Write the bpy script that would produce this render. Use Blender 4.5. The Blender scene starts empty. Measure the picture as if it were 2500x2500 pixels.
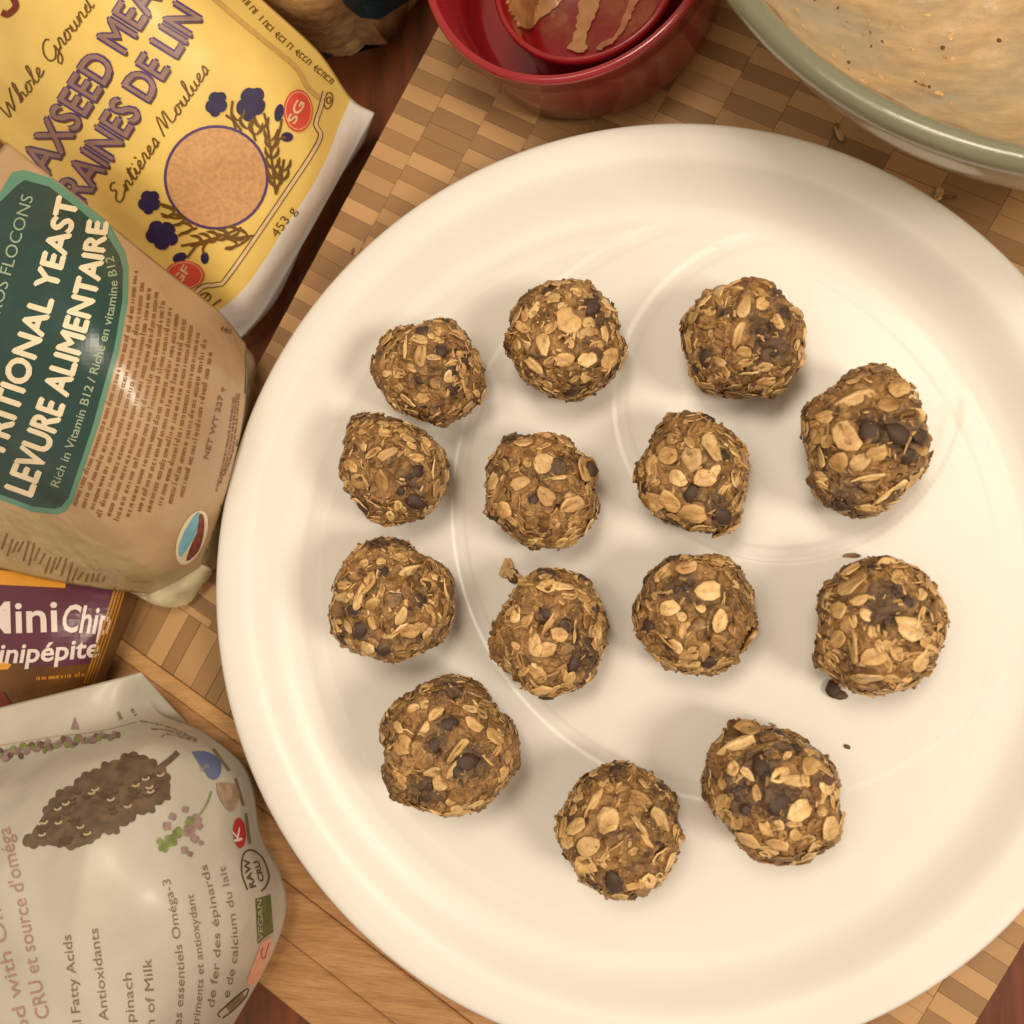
import bpy, bmesh, math, random
import numpy as np
from mathutils import Vector, Matrix
from mathutils.bvhtree import BVHTree

random.seed(7); rng = np.random.default_rng(7)
S = bpy.context.scene
C = bpy.data.collections.new("scene"); S.collection.children.link(C)

# ---------------------------------------------------------------- camera, world, lamps, exposure
F = 2723.15                                   # focal length in pixels of the 2500 px photograph
ca, sa, cb, sb = math.cos(.1071), math.sin(.1071), math.cos(.3008), math.sin(.3008)
RX = np.array([[1, 0, 0], [0, ca, -sa], [0, sa, ca]]); RY = np.array([[cb, 0, sb], [0, 1, 0], [-sb, 0, cb]])
CM = RY @ RX
CP = np.array([.0675, -.0179, .3528])
cam_d = bpy.data.cameras.new("camera"); cam = bpy.data.objects.new("camera", cam_d); S.collection.objects.link(cam)
cam.matrix_world = Matrix.Translation(CP) @ Matrix(CM.tolist()).to_4x4()
cam_d.sensor_width = 36; cam_d.lens = F / 2500 * 36; cam_d.clip_start = .01; cam_d.clip_end = 20
cam_d.dof.use_dof = True; cam_d.dof.focus_distance = .345; cam_d.dof.aperture_fstop = 16
S.camera = cam
w = bpy.data.worlds.new("World"); S.world = w; w.use_nodes = True
w.node_tree.nodes["Background"].inputs[0].default_value = (1.0, .80, .59, 1)
w.node_tree.nodes["Background"].inputs[1].default_value = .50

def lamp(name, loc, power, size, col, tgt=(0, 0, 0)):
    d = bpy.data.lights.new(name, 'AREA'); d.shape = 'DISK'; d.size = size; d.energy = power; d.color = col
    o = bpy.data.objects.new(name, d); S.collection.objects.link(o); o.location = loc
    o.rotation_euler = (Vector(tgt) - Vector(loc)).to_track_quat('-Z', 'Y').to_euler()
lamp("kitchen_lamp", (.95, -.26, 1.08), 11.3, .36, (1.0, .87, .70))
lamp("ceiling_lamp", (.14, .34, 1.40), 7.6, .40, (1.0, .86, .68))
lamp("added_fill", (-.30, .12, 1.6), 2.6, .5, (1.0, .86, .68))  # added fill from the left, no real lamp; brightens the board beside the bowl
S.view_settings.view_transform = 'Standard'; S.view_settings.look = 'None'; S.view_settings.exposure = 0; S.view_settings.gamma = 1
S.render.engine = 'CYCLES'
S.cycles.use_denoising = True; S.cycles.max_bounces = 10; S.cycles.transparent_max_bounces = 12
S.cycles.caustics_reflective = False; S.cycles.caustics_refractive = False

# ---------------------------------------------------------------- helpers
def ray(px, py):
    d = CM @ np.array([(px - 1250) / F, -(py - 1250) / F, -1.0]); return d
def W(px, py, z):
    d = ray(px, py); return CP + d * ((z - CP[2]) / d[2])
def Wn(P):                                   # (n,3) rows px, py, z
    P = np.asarray(P, float)
    d = np.stack([(P[:, 0] - 1250) / F, -(P[:, 1] - 1250) / F, -np.ones(len(P))], 1) @ CM.T
    return CP + d * ((P[:, 2] - CP[2]) / d[:, 2])[:, None]
def to_px(P):
    q = (np.asarray(P, float) - CP) @ CM
    return 1250 + F * q[0] / -q[2], 1250 - F * q[1] / -q[2]

def hash3(i, j, k, s):
    n = (i * 374761393 + j * 668265263 + k * 1274126177 + s * 974634777) & 0xffffffff
    n = ((n ^ (n >> 13)) * 1274126177) & 0xffffffff
    return ((n ^ (n >> 16)) & 0xffff) / 32767.5 - 1
def vnoise(P, s=0):
    P = np.asarray(P, float); I = np.floor(P).astype(np.int64); f = P - I; f = f * f * (3 - 2 * f)
    r = 0
    for a in (0, 1):
        for b in (0, 1):
            for c in (0, 1):
                wt = (f[:, 0] if a else 1 - f[:, 0]) * (f[:, 1] if b else 1 - f[:, 1]) * (f[:, 2] if c else 1 - f[:, 2])
                r = r + wt * hash3(I[:, 0] + a, I[:, 1] + b, I[:, 2] + c, s)
    return r
def sm(x): x = np.clip(x, 0, 1); return x * x * (3 - 2 * x)

def tag(o, label=None, cat=None, group=None, kind=None):
    if label: o['label'] = label
    if cat: o['category'] = cat
    if group: o['group'] = group
    if kind: o['kind'] = kind
    return o
def empty(name, loc=(0, 0, 0), **k):
    o = bpy.data.objects.new(name, None); C.objects.link(o); o.location = Vector(loc); o.empty_display_size = .01
    return tag(o, **k)
def obj(name, me, mat=None, parent=None, world=True):
    o = bpy.data.objects.new(name, me); C.objects.link(o)
    if mat:
        for m in (mat if isinstance(mat, (list, tuple)) else [mat]): me.materials.append(m)
    if parent:
        o.parent = parent
        if world: o.matrix_parent_inverse = Matrix.Translation(-Vector(parent.location))
    return o
def mesh(name, v, f, smooth=True):
    me = bpy.data.meshes.new(name); me.from_pydata([tuple(map(float, p)) for p in v], [], f); me.update()
    if smooth: me.shade_smooth()
    return me
def lathe(profile, n=96, cx=0, cy=0, closed=False):
    v, f = [], []; m = len(profile)
    for i in range(n):
        a = 2 * math.pi * i / n
        for r, z in profile: v.append((cx + r * math.cos(a), cy + r * math.sin(a), z))
    for i in range(n):
        j = (i + 1) % n
        for k in range(m - 1 + (1 if closed else 0)):
            l = (k + 1) % m
            f.append((i * m + k, j * m + k, j * m + l, i * m + l))
    return v, f
def spl(pts, n):                             # Catmull-Rom through points, n samples by arclength
    P = np.asarray(pts, float)
    if len(P) == 2: return P[0] + (P[1] - P[0]) * np.linspace(0, 1, n)[:, None]
    Q = np.vstack([2 * P[0] - P[1], P, 2 * P[-1] - P[-2]]); out = []
    for i in range(len(P) - 1):
        p0, p1, p2, p3 = Q[i:i + 4]; t = np.linspace(0, 1, 16, endpoint=False)[:, None]
        out.append(.5 * (2 * p1 + (p2 - p0) * t + (2 * p0 - 5 * p1 + 4 * p2 - p3) * t * t + (3 * p1 - p0 - 3 * p2 + p3) * t ** 3))
    out = np.vstack(out + [P[-1:]]); s = np.r_[0, np.cumsum(np.linalg.norm(np.diff(out, axis=0), axis=1))]
    u = np.linspace(0, s[-1], n); return np.stack([np.interp(u, s, out[:, k]) for k in range(out.shape[1])], 1)
def cr(P, t):                                # Catmull-Rom rows of array P at parameters t
    P = np.asarray(P, float); Q = np.concatenate([[2 * P[0] - P[1]], P, [2 * P[-1] - P[-2]]])
    i = np.minimum(np.floor(t).astype(int), len(P) - 2); u = t - i
    sh = (-1,) + (1,) * (P.ndim - 1); u = u.reshape(sh)
    p0, p1, p2, p3 = Q[i], Q[i + 1], Q[i + 2], Q[i + 3]
    return .5 * (2 * p1 + (p2 - p0) * u + (2 * p0 - 5 * p1 + 4 * p2 - p3) * u * u + (3 * p1 - p0 - 3 * p2 + p3) * u ** 3)

# ---------------------------------------------------------------- materials
def new_mat(name):
    m = bpy.data.materials.new(name); m.use_nodes = True; nt = m.node_tree
    return m, nt, nt.nodes["Principled BSDF"]
def nd(nt, t, **k):
    n = nt.nodes.new(t)
    for a, b in k.items():
        if a.startswith('i_'): n.inputs[a[2:].replace('_', ' ')].default_value = b
        else: setattr(n, a, b)
    return n
def coords(nt, scale=(1, 1, 1), rot=(0, 0, 0), rnd=False):
    tc = nd(nt, 'ShaderNodeTexCoord'); mp = nd(nt, 'ShaderNodeMapping'); mp.inputs['Scale'].default_value = scale; mp.inputs['Rotation'].default_value = rot
    nt.links.new(tc.outputs['Object'], mp.inputs[0])
    if rnd:
        oi = nd(nt, 'ShaderNodeObjectInfo'); ml = nd(nt, 'ShaderNodeMath', operation='MULTIPLY'); ml.inputs[1].default_value = 37.
        nt.links.new(oi.outputs['Random'], ml.inputs[0]); nt.links.new(ml.outputs[0], mp.inputs['Location'])
    return mp.outputs[0]
def noise(nt, vec, scale, detail=3, rough=.5):
    n = nd(nt, 'ShaderNodeTexNoise'); n.inputs['Scale'].default_value = scale; n.inputs['Detail'].default_value = detail; n.inputs['Roughness'].default_value = rough
    nt.links.new(vec, n.inputs['Vector']); return n.outputs['Fac']
def ramp(nt, fac, stops):
    r = nd(nt, 'ShaderNodeValToRGB'); e = r.color_ramp.elements
    while len(e) < len(stops): e.new(.5)
    for i, (p, c) in enumerate(stops): e[i].position = p; e[i].color = (*c, 1) if len(c) == 3 else c
    nt.links.new(fac, r.inputs[0]); return r.outputs[0]
def mixc(nt, fac, a, b, mode='MIX'):
    m = nd(nt, 'ShaderNodeMix', data_type='RGBA', blend_type=mode)
    for s, v in ((0, fac), (6, a), (7, b)):
        if isinstance(v, (int, float)): m.inputs[s].default_value = v
        elif isinstance(v, tuple): m.inputs[s].default_value = (*v, 1)
        else: nt.links.new(v, m.inputs[s])
    return m.outputs[2]
def bump(nt, b, h, strength, dist):
    n = nd(nt, 'ShaderNodeBump'); n.inputs['Strength'].default_value = strength; n.inputs['Distance'].default_value = dist
    nt.links.new(h, n.inputs['Height']); nt.links.new(n.outputs[0], b.inputs['Normal'])
def simple(name, col, rough=.45, var=.12, scale=300, spec=.5, coat=0, bm=0, bs=.0003):
    m, nt, b = new_mat(name); v = coords(nt); n = noise(nt, v, scale, 4)
    nt.links.new(ramp(nt, n, [(.3, tuple(c * (1 - var) for c in col)), (.7, tuple(min(1, c * (1 + var)) for c in col))]), b.inputs['Base Color'])
    b.inputs['Roughness'].default_value = rough; b.inputs['Specular IOR Level'].default_value = spec; b.inputs['Coat Weight'].default_value = coat
    b.inputs['Coat Roughness'].default_value = .2
    if bm: bump(nt, b, n, bm, bs)
    return m
def rgb(r, g, b):
    f = lambda c: ((c / 255 + .055) / 1.055) ** 2.4 if c > 10 else c / 255 / 12.92
    return (f(r), f(g), f(b))

def wood(name, dark, light, stretch=(1, 1, 1), rot=0, rough=.42, sc=60, rnd=True, coat=0):
    m, nt, b = new_mat(name); v = coords(nt, stretch, (0, 0, rot), rnd)
    n = noise(nt, v, sc, 5, .6); n2 = noise(nt, v, sc * 5, 2, .6)
    c = ramp(nt, n, [(.3, dark), (.7, light)])
    c = mixc(nt, .35, c, ramp(nt, n2, [(.35, (.45, .4, .35)), (.6, (1, 1, 1))]), 'MULTIPLY')
    if rnd:
        oi = nd(nt, 'ShaderNodeObjectInfo')
        c = mixc(nt, .9, c, ramp(nt, oi.outputs['Random'], [(0, (.74, .72, .68)), (1, (1.0, .99, .97))]), 'MULTIPLY')
    nt.links.new(c, b.inputs['Base Color']); b.inputs['Roughness'].default_value = rough; b.inputs['Coat Weight'].default_value = coat
    bump(nt, b, n2, .25, .0002)
    return m

PH = -.532                                   # heading of the board's short side
M_table = wood("table_wood", rgb(80, 42, 20), rgb(130, 70, 36), (6, .6, 6), PH + .2, .4, 14, False)
M_blight = wood("bamboo_light", rgb(188, 146, 96), rgb(216, 174, 122), (1, 9, 1), 0, .42, 90)
M_bdark = wood("bamboo_dark", rgb(152, 114, 72), rgb(178, 138, 90), (1, 9, 1), 0, .42, 90)
M_border = wood("bamboo_border", rgb(156, 112, 70), rgb(190, 146, 98), (1.2, 14, 1), -PH, .42, 22, False)
M_bordlt = wood("bamboo_border_light", rgb(186, 140, 86), rgb(212, 168, 112), (1.2, 14, 1), -PH, .42, 22, False)
M_gap = simple("board_core", rgb(128, 94, 60), .6)

def m_plate():
    m, nt, b = new_mat("cream_plate_glaze"); v = coords(nt)
    n = noise(nt, v, 30, 3)
    nt.links.new(ramp(nt, n, [(.3, (.75, .73, .68)), (.7, (.775, .755, .705))]), b.inputs['Base Color'])
    b.inputs['Roughness'].default_value = .31; b.inputs['Specular IOR Level'].default_value = .42
    b.inputs['Subsurface Weight'].default_value = 0
    return m
M_plate = m_plate()

def m_dough():
    m, nt, b = new_mat("oat_dough"); v = coords(nt, rnd=False)
    n = noise(nt, v, 140, 4, .6); n2 = noise(nt, v, 520, 4, .65)
    vo = nd(nt, 'ShaderNodeTexVoronoi'); vo.inputs['Scale'].default_value = 620; nt.links.new(v, vo.inputs['Vector'])
    c = ramp(nt, n, [(.38, rgb(72, 54, 38)), (.46, rgb(116, 86, 52)), (.56, rgb(164, 124, 74)), (.75, rgb(198, 156, 98))])
    c2 = ramp(nt, n2, [(.32, rgb(70, 50, 32)), (.5, rgb(142, 104, 62)), (.72, rgb(206, 168, 110))])
    c = mixc(nt, .45, c, c2)
    sp = ramp(nt, vo.outputs['Color'], [(.06, (1, 1, 1)), (.12, (0, 0, 0))])
    c = mixc(nt, sp, c, rgb(88, 58, 36))
    sp2 = ramp(nt, vo.outputs['Color'], [(.90, (0, 0, 0)), (.95, (1, 1, 1))])
    c = mixc(nt, sp2, c, rgb(222, 182, 128))
    at_ = nd(nt, 'ShaderNodeAttribute', attribute_name="choc"); ad = nd(nt, 'ShaderNodeMath', operation='MULTIPLY_ADD'); ad.inputs[1].default_value = .6; nt.links.new(at_.outputs['Fac'], ad.inputs[0]); nt.links.new(noise(nt, v, 420, 4, .7), ad.inputs[2])
    c = mixc(nt, ramp(nt, ad.outputs[0], [(.70, (0, 0, 0)), (.86, (.9, .9, .9))]), c, rgb(98, 76, 56))
    nt.links.new(c, b.inputs['Base Color']); b.inputs['Roughness'].default_value = .48; b.inputs['Specular IOR Level'].default_value = .4
    n3 = noise(nt, v, 900, 5, .7); bump(nt, b, n3, .7, .0007)
    return m
M_dough = m_dough()
def m_flake(name, a, c_, seam):
    m, nt, b = new_mat(name); v = coords(nt, rnd=True); n = noise(nt, v, 1.3, 4, .6)
    oi = nd(nt, 'ShaderNodeObjectInfo')
    c = ramp(nt, n, [(.32, a), (.6, c_)])
    c = mixc(nt, .8, c, ramp(nt, oi.outputs['Random'], [(0, (.60, .54, .48)), (.5, (.92, .88, .84)), (1, (1.08, 1.06, 1.04))]), 'MULTIPLY')
    # darker crease along the flake
    sx = nd(nt, 'ShaderNodeSeparateXYZ'); tc = nd(nt, 'ShaderNodeTexCoord'); nt.links.new(tc.outputs['Object'], sx.inputs[0])
    ab = nd(nt, 'ShaderNodeMath', operation='ABSOLUTE'); nt.links.new(sx.outputs[1], ab.inputs[0])
    c = mixc(nt, ramp(nt, ab.outputs[0], [(.02, (.3, .3, .3)), (.10, (0, 0, 0))]), c, seam)
    ln = nd(nt, 'ShaderNodeVectorMath', operation='LENGTH'); nt.links.new(tc.outputs['Object'], ln.inputs[0])
    c = mixc(nt, ramp(nt, ln.outputs['Value'], [(.30, (0, 0, 0)), (.48, (.2, .2, .2))]), c, tuple(min(1, q * 1.25) for q in c_))
    c = mixc(nt, ramp(nt, noise(nt, v, 2.6, 5, .7), [(.52, (0, 0, 0)), (.66, (.75, .75, .75))]), c, rgb(150, 110, 64))
    nt.links.new(c, b.inputs['Base Color']); b.inputs['Roughness'].default_value = .40; b.inputs['Specular IOR Level'].default_value = .45
    bump(nt, b, noise(nt, v, 6, 4), .6, .0006)
    return m
M_fpale = m_flake("oat_flake_pale", rgb(206, 166, 104), rgb(240, 208, 150), rgb(176, 126, 74))
M_ftan = m_flake("oat_flake_tan", rgb(168, 126, 76), rgb(228, 190, 128), rgb(140, 94, 52))
M_fcoat = m_flake("oat_flake_coated", rgb(96, 70, 42), rgb(166, 126, 76), rgb(104, 70, 40))
M_choc = simple("chocolate", rgb(70, 50, 38), .5, .25, 500, .5, 0, .3, .0004)
M_smear = simple("chocolate_smear", rgb(98, 70, 48), .5, .25, 400, .4, 0, .3, .0004)

def plastic(name, col, rough=.38, crinkle=.35, sc=22, dist=.004, var=.05, coat=.15):
    m, nt, b = new_mat(name); v = coords(nt); n = noise(nt, v, sc, 3, .5)
    nt.links.new(ramp(nt, noise(nt, v, 60, 3), [(.3, tuple(c * (1 - var) for c in col)), (.7, tuple(min(1, c * (1 + var)) for c in col))]), b.inputs['Base Color'])
    b.inputs['Roughness'].default_value = rough; b.inputs['Coat Weight'].default_value = coat; b.inputs['Coat Roughness'].default_value = .25
    bump(nt, b, n, crinkle, dist); return m

# ---------------------------------------------------------------- setting: table
tb = mesh("table", [(-.9, -.8, -.018), (.9, -.8, -.018), (.9, .9, -.018), (-.9, .9, -.018), (-.9, -.8, -.05), (.9, -.8, -.05), (.9, .9, -.05), (-.9, .9, -.05)],
          [(0, 1, 2, 3), (7, 6, 5, 4), (0, 4, 5, 1), (1, 5, 6, 2), (2, 6, 7, 3), (3, 7, 4, 0)], False)
tag(obj("table", tb, M_table), kind='structure', label="dark reddish brown wooden table under everything")

# ---------------------------------------------------------------- bamboo board
U = np.array([math.cos(PH), math.sin(PH), 0]); V = np.array([-math.sin(PH), math.cos(PH), 0])
uL = W(790, 590, 0) @ U; uR = W(2440, 2400, 0) @ U; vB = W(680, 2440, 0) @ V; vT = vB + .46; v1 = W(430, 1655, 0) @ V
board = empty("cutting_board", U * (uL + uR) / 2 + V * (vB + vT) / 2 + np.array([0, 0, -.018]),
              label="bamboo board of light and dark checkered blocks with plain border lying under the plate", cat="cutting board")
def bbox_board(u0, u1, v0, v1_, z0, z1, bev=.0):
    P = []
    for z, i in ((z0, 0), (z1 - bev, 0), (z1, bev)):
        for a, b in ((u0 + i, v0 + i), (u1 - i, v0 + i), (u1 - i, v1_ - i), (u0 + i, v1_ - i)): P.append(U * a + V * b + np.array([0, 0, z]))
    f = [(3, 2, 1, 0), (8, 9, 10, 11)]
    for k in (0, 4): 
        for i in range(4): f.append((k + i, k + (i + 1) % 4, k + 4 + (i + 1) % 4, k + 4 + i))
    return P, f
p, f = bbox_board(uL + .0003, uR - .0003, vB + .0003, vT, -.0178, -.0012)
obj("board_core", mesh("board_core", p, f, False), M_gap, board)
# border staves at the near end, running the short way
bd = [(vB, vB + .018), (vB + .0183, vB + .034)]
rest = v1 - (vB + .034)
bd += [(vB + .0343, vB + .0343 + rest * .42), (vB + .0346 + rest * .42, v1 - .0065), (v1 - .0062, v1 - .0003)]
for i, (a, b_) in enumerate(bd):
    p, f = bbox_board(uL, uR, a, b_, -.0145, 0.0 + (.0006 if i == 4 else .0002 * (i % 2)), .0006)
    obj("border_stave", mesh("border_stave", p, f, False), M_bordlt if i == 4 else M_border, board)
def box_mesh(name):
    b = .5; v = []; e = .006
    for z, i in ((-.5, 0), (.46, 0), (.5, e)):
        for sx_, sy in ((-1, -1), (1, -1), (1, 1), (-1, 1)): v.append((sx_ * (.5 - i * .5), sy * (.5 - i * 1.2), z))
    f = [(3, 2, 1, 0), (8, 9, 10, 11)]
    for k in (0, 4):
        for i in range(4): f.append((k + i, k + (i + 1) % 4, k + 4 + (i + 1) % 4, k + 4 + i))
    return v, f
bv, bf = box_mesh("wood_block")
blk = []
for nm, mt in (("wood_block_light", M_blight), ("wood_block_dark", M_bdark)):
    me = mesh(nm, bv, bf, False); me.materials.append(mt); blk.append(me)
tiles = []
col_w = [.0148]; 
while uL + sum(col_w) < uR - .0005:
    col_w.append(min(.0190 + random.uniform(-.001, .001), uR - uL - sum(col_w)))
u0 = uL; v_end = v1 + .022
for ci, cw in enumerate(col_w):
    vv = v_end + (ci % 2) * -.0026; k = ci % 2
    vv = v_end; first = True
    while vv < vT - .004:
        h = .0057 + random.uniform(-.0004, .0004)
        if first and ci % 2: h = .0028
        first = False
        dark = (k % 2 == 0) if random.random() < .84 else random.random() < .5
        tiles.append((u0 + cw / 2, vv + h / 2, cw - .00005, h - .00005, dark, 0)); vv += h; k += 1
    u0 += cw
# the end row: staves laid the other way
uu = uL
while uu < uR - .003:
    wd = min(random.uniform(.0048, .0088), uR - uu)
    tiles.append((uu + wd / 2, (v1 + v_end) / 2, wd - .0002, v_end - v1 - .0003, random.random() < .55, 1)); uu += wd
vis, rest_t = [], []
for t in tiles:
    P = U * t[0] + V * t[1]; x, y = to_px(P)
    seen = -60 < x < 2560 and -60 < y < 2560 and math.hypot(P[0], P[1]) > .126 and not (x < 470 and y < 1400)
    (vis if seen else rest_t).append(t)
vis.sort(key=lambda t: -np.hypot(*(np.array(to_px(U * t[0] + V * (t[1] + .002))) - np.array(to_px(U * t[0] + V * (t[1] - .002))))))
rest_t += vis[300:]; vis = vis[:300]
bz = -.0175
for t in vis:
    o = bpy.data.objects.new("wood_block", blk[1 if t[4] else 0]); C.objects.link(o); o.parent = board
    o.matrix_parent_inverse = Matrix.Translation(-Vector(board.location))
    P = U * t[0] + V * t[1]; dz = random.uniform(-.00012, .00012)
    o.location = (P[0], P[1], -.002 + dz); o.scale = (t[2], t[3], .004); o.rotation_euler = (0, 0, PH)
vs, fs, mi = [], [], []
for t in rest_t:
    base = len(vs)
    for q in bv: vs.append(U * (t[0] + q[0] * t[2]) + V * (t[1] + q[1] * t[3]) + np.array([0, 0, -.002 + q[2] * .004]))
    for q in bf: fs.append(tuple(base + i for i in q)); mi.append(1 if t[4] else 0)
me = mesh("wood_block_field", vs, fs, False); me.polygons.foreach_set('material_index', mi)
tag(obj("wood_block_field", me, [M_blight, M_bdark], board), kind='stuff')

# ---------------------------------------------------------------- plate
FZ = .0146
cA = W(1790, 1215, FZ); rA = np.linalg.norm(W(1790 + 735, 1215, FZ) - cA) * .5 + np.linalg.norm(W(1055, 1215, FZ) - cA) * .5
cB = W(1905, 960, FZ); rB = np.linalg.norm(W(1905, 960 - 400, FZ) - cB) * .5 + np.linalg.norm(W(1905 - 405, 960, FZ) - cB) * .5
def plate():
    root = empty("plate", (0, 0, 0), label="large round cream white plate with thick rolled rim carrying the oat balls", cat="plate")
    prof = [(.1400, .0196), (.1403, .0206), (.1400, .0217), (.1391, .0226), (.1374, .0230), (.135, .0229), (.132, .0225), (.1293, .0220), (.1272, .0213), (.1250, .0202), (.1225, .0188), (.1195, .0173), (.1155, .0159), (.110, .0150), (.105, .0147)]
    pr = spl(prof, 46).tolist() + [(r, FZ + .0) for r in np.linspace(.1043, .00003, 230)]
    n = 480
    pr = np.array(pr); th = np.arange(n) * 2 * math.pi / n
    X = pr[:, 0][None] * np.cos(th)[:, None]; Y = pr[:, 0][None] * np.sin(th)[:, None]; Z = np.repeat(pr[:, 1][None], n, 0)
    inn = sm((.112 - np.hypot(X, Y)) / .004)
    for c_, r_, wd, hh in ((cA, rA, .0042, .00028), (cB, rB, .0042, .00022)):
        d = np.hypot(X - c_[0], Y - c_[1]); 
        Z = Z - inn * hh * (sm((r_ - d) / .0009 + .5) - .0) + inn * hh * .55 * sm((r_ - wd - d) / .0009 + .5)
    Z = Z + inn * .0005
    m = len(pr); V_ = np.stack([X, Y, Z], 2).reshape(-1, 3)
    f = [(i * m + k, i * m + k + 1, ((i + 1) % n) * m + k + 1, ((i + 1) % n) * m + k) for i in range(n) for k in range(m - 1)]
    me = mesh("plate_top", V_, f); obj("dish", me, M_plate, root)
    und = [(.1400, .0196), (.1385, .0188), (.130, .0158), (.118, .0085), (.108, .0048), (.1, .0034), (.0985, .0004), (.0955, .0004), (.094, .0034), (.05, .0040), (.00003, .0040)]
    v, f = lathe(und, 160); obj("foot", mesh("plate_foot", v, f), M_plate, root)
plate()

# ---------------------------------------------------------------- energy balls
def flake_mesh(seed, mt):
    r = random.Random(seed); n = 10; asp = r.uniform(.62, .95); ph = r.uniform(0, 6); p2 = r.uniform(0, 6)
    bend = r.uniform(-.25, .22); tw = r.uniform(-.35, .35); th = .045; fold = r.uniform(.02, .10); nt_ = r.uniform(0, 6.28) if r.random() < .6 else None
    def P(a, q, up):
        w_ = 1 + .10 * math.sin(2 * a + ph) + .07 * math.sin(3 * a + p2) + .05 * math.sin(5 * a + ph * 2)
        if nt_ is not None: w_ *= 1 - .32 * max(0, math.cos(a - nt_)) ** 14
        x = .5 * q * w_ * math.cos(a); y = .5 * asp * q * w_ * math.sin(a)
        z = bend * (x * x + y * y) * .9 + tw * x * y * 2 + fold * min(abs(y) * 3, .5) - fold * .4 + .03 * math.sin(a * 3 + ph) * q
        return (x, y, z + up)
    v = [P(0, 0, th * .5)]
    A = [2 * math.pi * i / n for i in range(n)]
    for q, u in ((.45, th * .5), (.9, th * .7), (1.0, -th * .4)):
        v += [P(a + r.uniform(-.08, .08), q * r.uniform(.97, 1.03), u) for a in A]
    f = [(0, 1 + i, 1 + (i + 1) % n) for i in range(n)]
    for k in range(2):
        b = 1 + k * n
        f += [(b + i, b + n + i, b + n + (i + 1) % n, b + (i + 1) % n) for i in range(n)]
    f.append(tuple(1 + 2 * n + i for i in reversed(range(n))))
    me = mesh("oat_flake_%d" % seed, v, f); me.materials.append(mt); return me
FL = {k: [flake_mesh(s + 100 * i, m) for s in range(12)] for i, (k, m) in enumerate((('p', M_fpale), ('t', M_ftan), ('c', M_fcoat)))}
def chip_mesh(seed, mt):
    bm = bmesh.new(); bmesh.ops.create_icosphere(bm, subdivisions=2, radius=.5); r = np.random.default_rng(seed); off = r.uniform(0, 50, 3)
    for v in bm.verts:
        c = np.array(v.co)* 1.0; n_ = float(vnoise([c * 3 + off], seed)[0]); v.co = v.co * (1 + .34 * n_); v.co.z *= .5
    me = bpy.data.meshes.new("chocolate_chip_%d" % seed); bm.to_mesh(me); bm.free(); me.shade_smooth(); me.materials.append(mt); return me
CH = [chip_mesh(s, M_choc) for s in range(6)]; SMR = [chip_mesh(s + 20, M_smear) for s in range(4)]
bm = bmesh.new(); bmesh.ops.create_icosphere(bm, subdivisions=7, radius=1.0); ICO = bpy.data.meshes.new("ico"); bm.to_mesh(ICO); bm.free()
ICO.shade_smooth(); DIR = np.empty(len(ICO.vertices) * 3, np.float32); ICO.vertices.foreach_get('co', DIR); DIR = DIR.reshape(-1, 3).astype(float)
FACES = [tuple(p.vertices) for p in ICO.polygons]
TH = np.arctan2(DIR[:, 1], DIR[:, 0]); CPH = np.hypot(DIR[:, 0], DIR[:, 1])

def orient(nrm, spin, tilt=0.):
    n = Vector(nrm).normalized(); a = n.orthogonal().normalized(); b = n.cross(a)
    t = (a * math.cos(spin) + b * math.sin(spin)); b = n.cross(t)
    R_ = Matrix((t, b, n)).transposed()
    return R_ @ Matrix.Rotation(tilt, 3, 'X')
def place_piece(name, me, parent, P, R_, sc):
    o = bpy.data.objects.new(name, me); C.objects.link(o); o.parent = parent
    o.matrix_basis = Matrix.Translation(Vector(P) - parent.location) @ R_.to_4x4() @ Matrix.Diagonal((*sc, 1))
    return o

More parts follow.
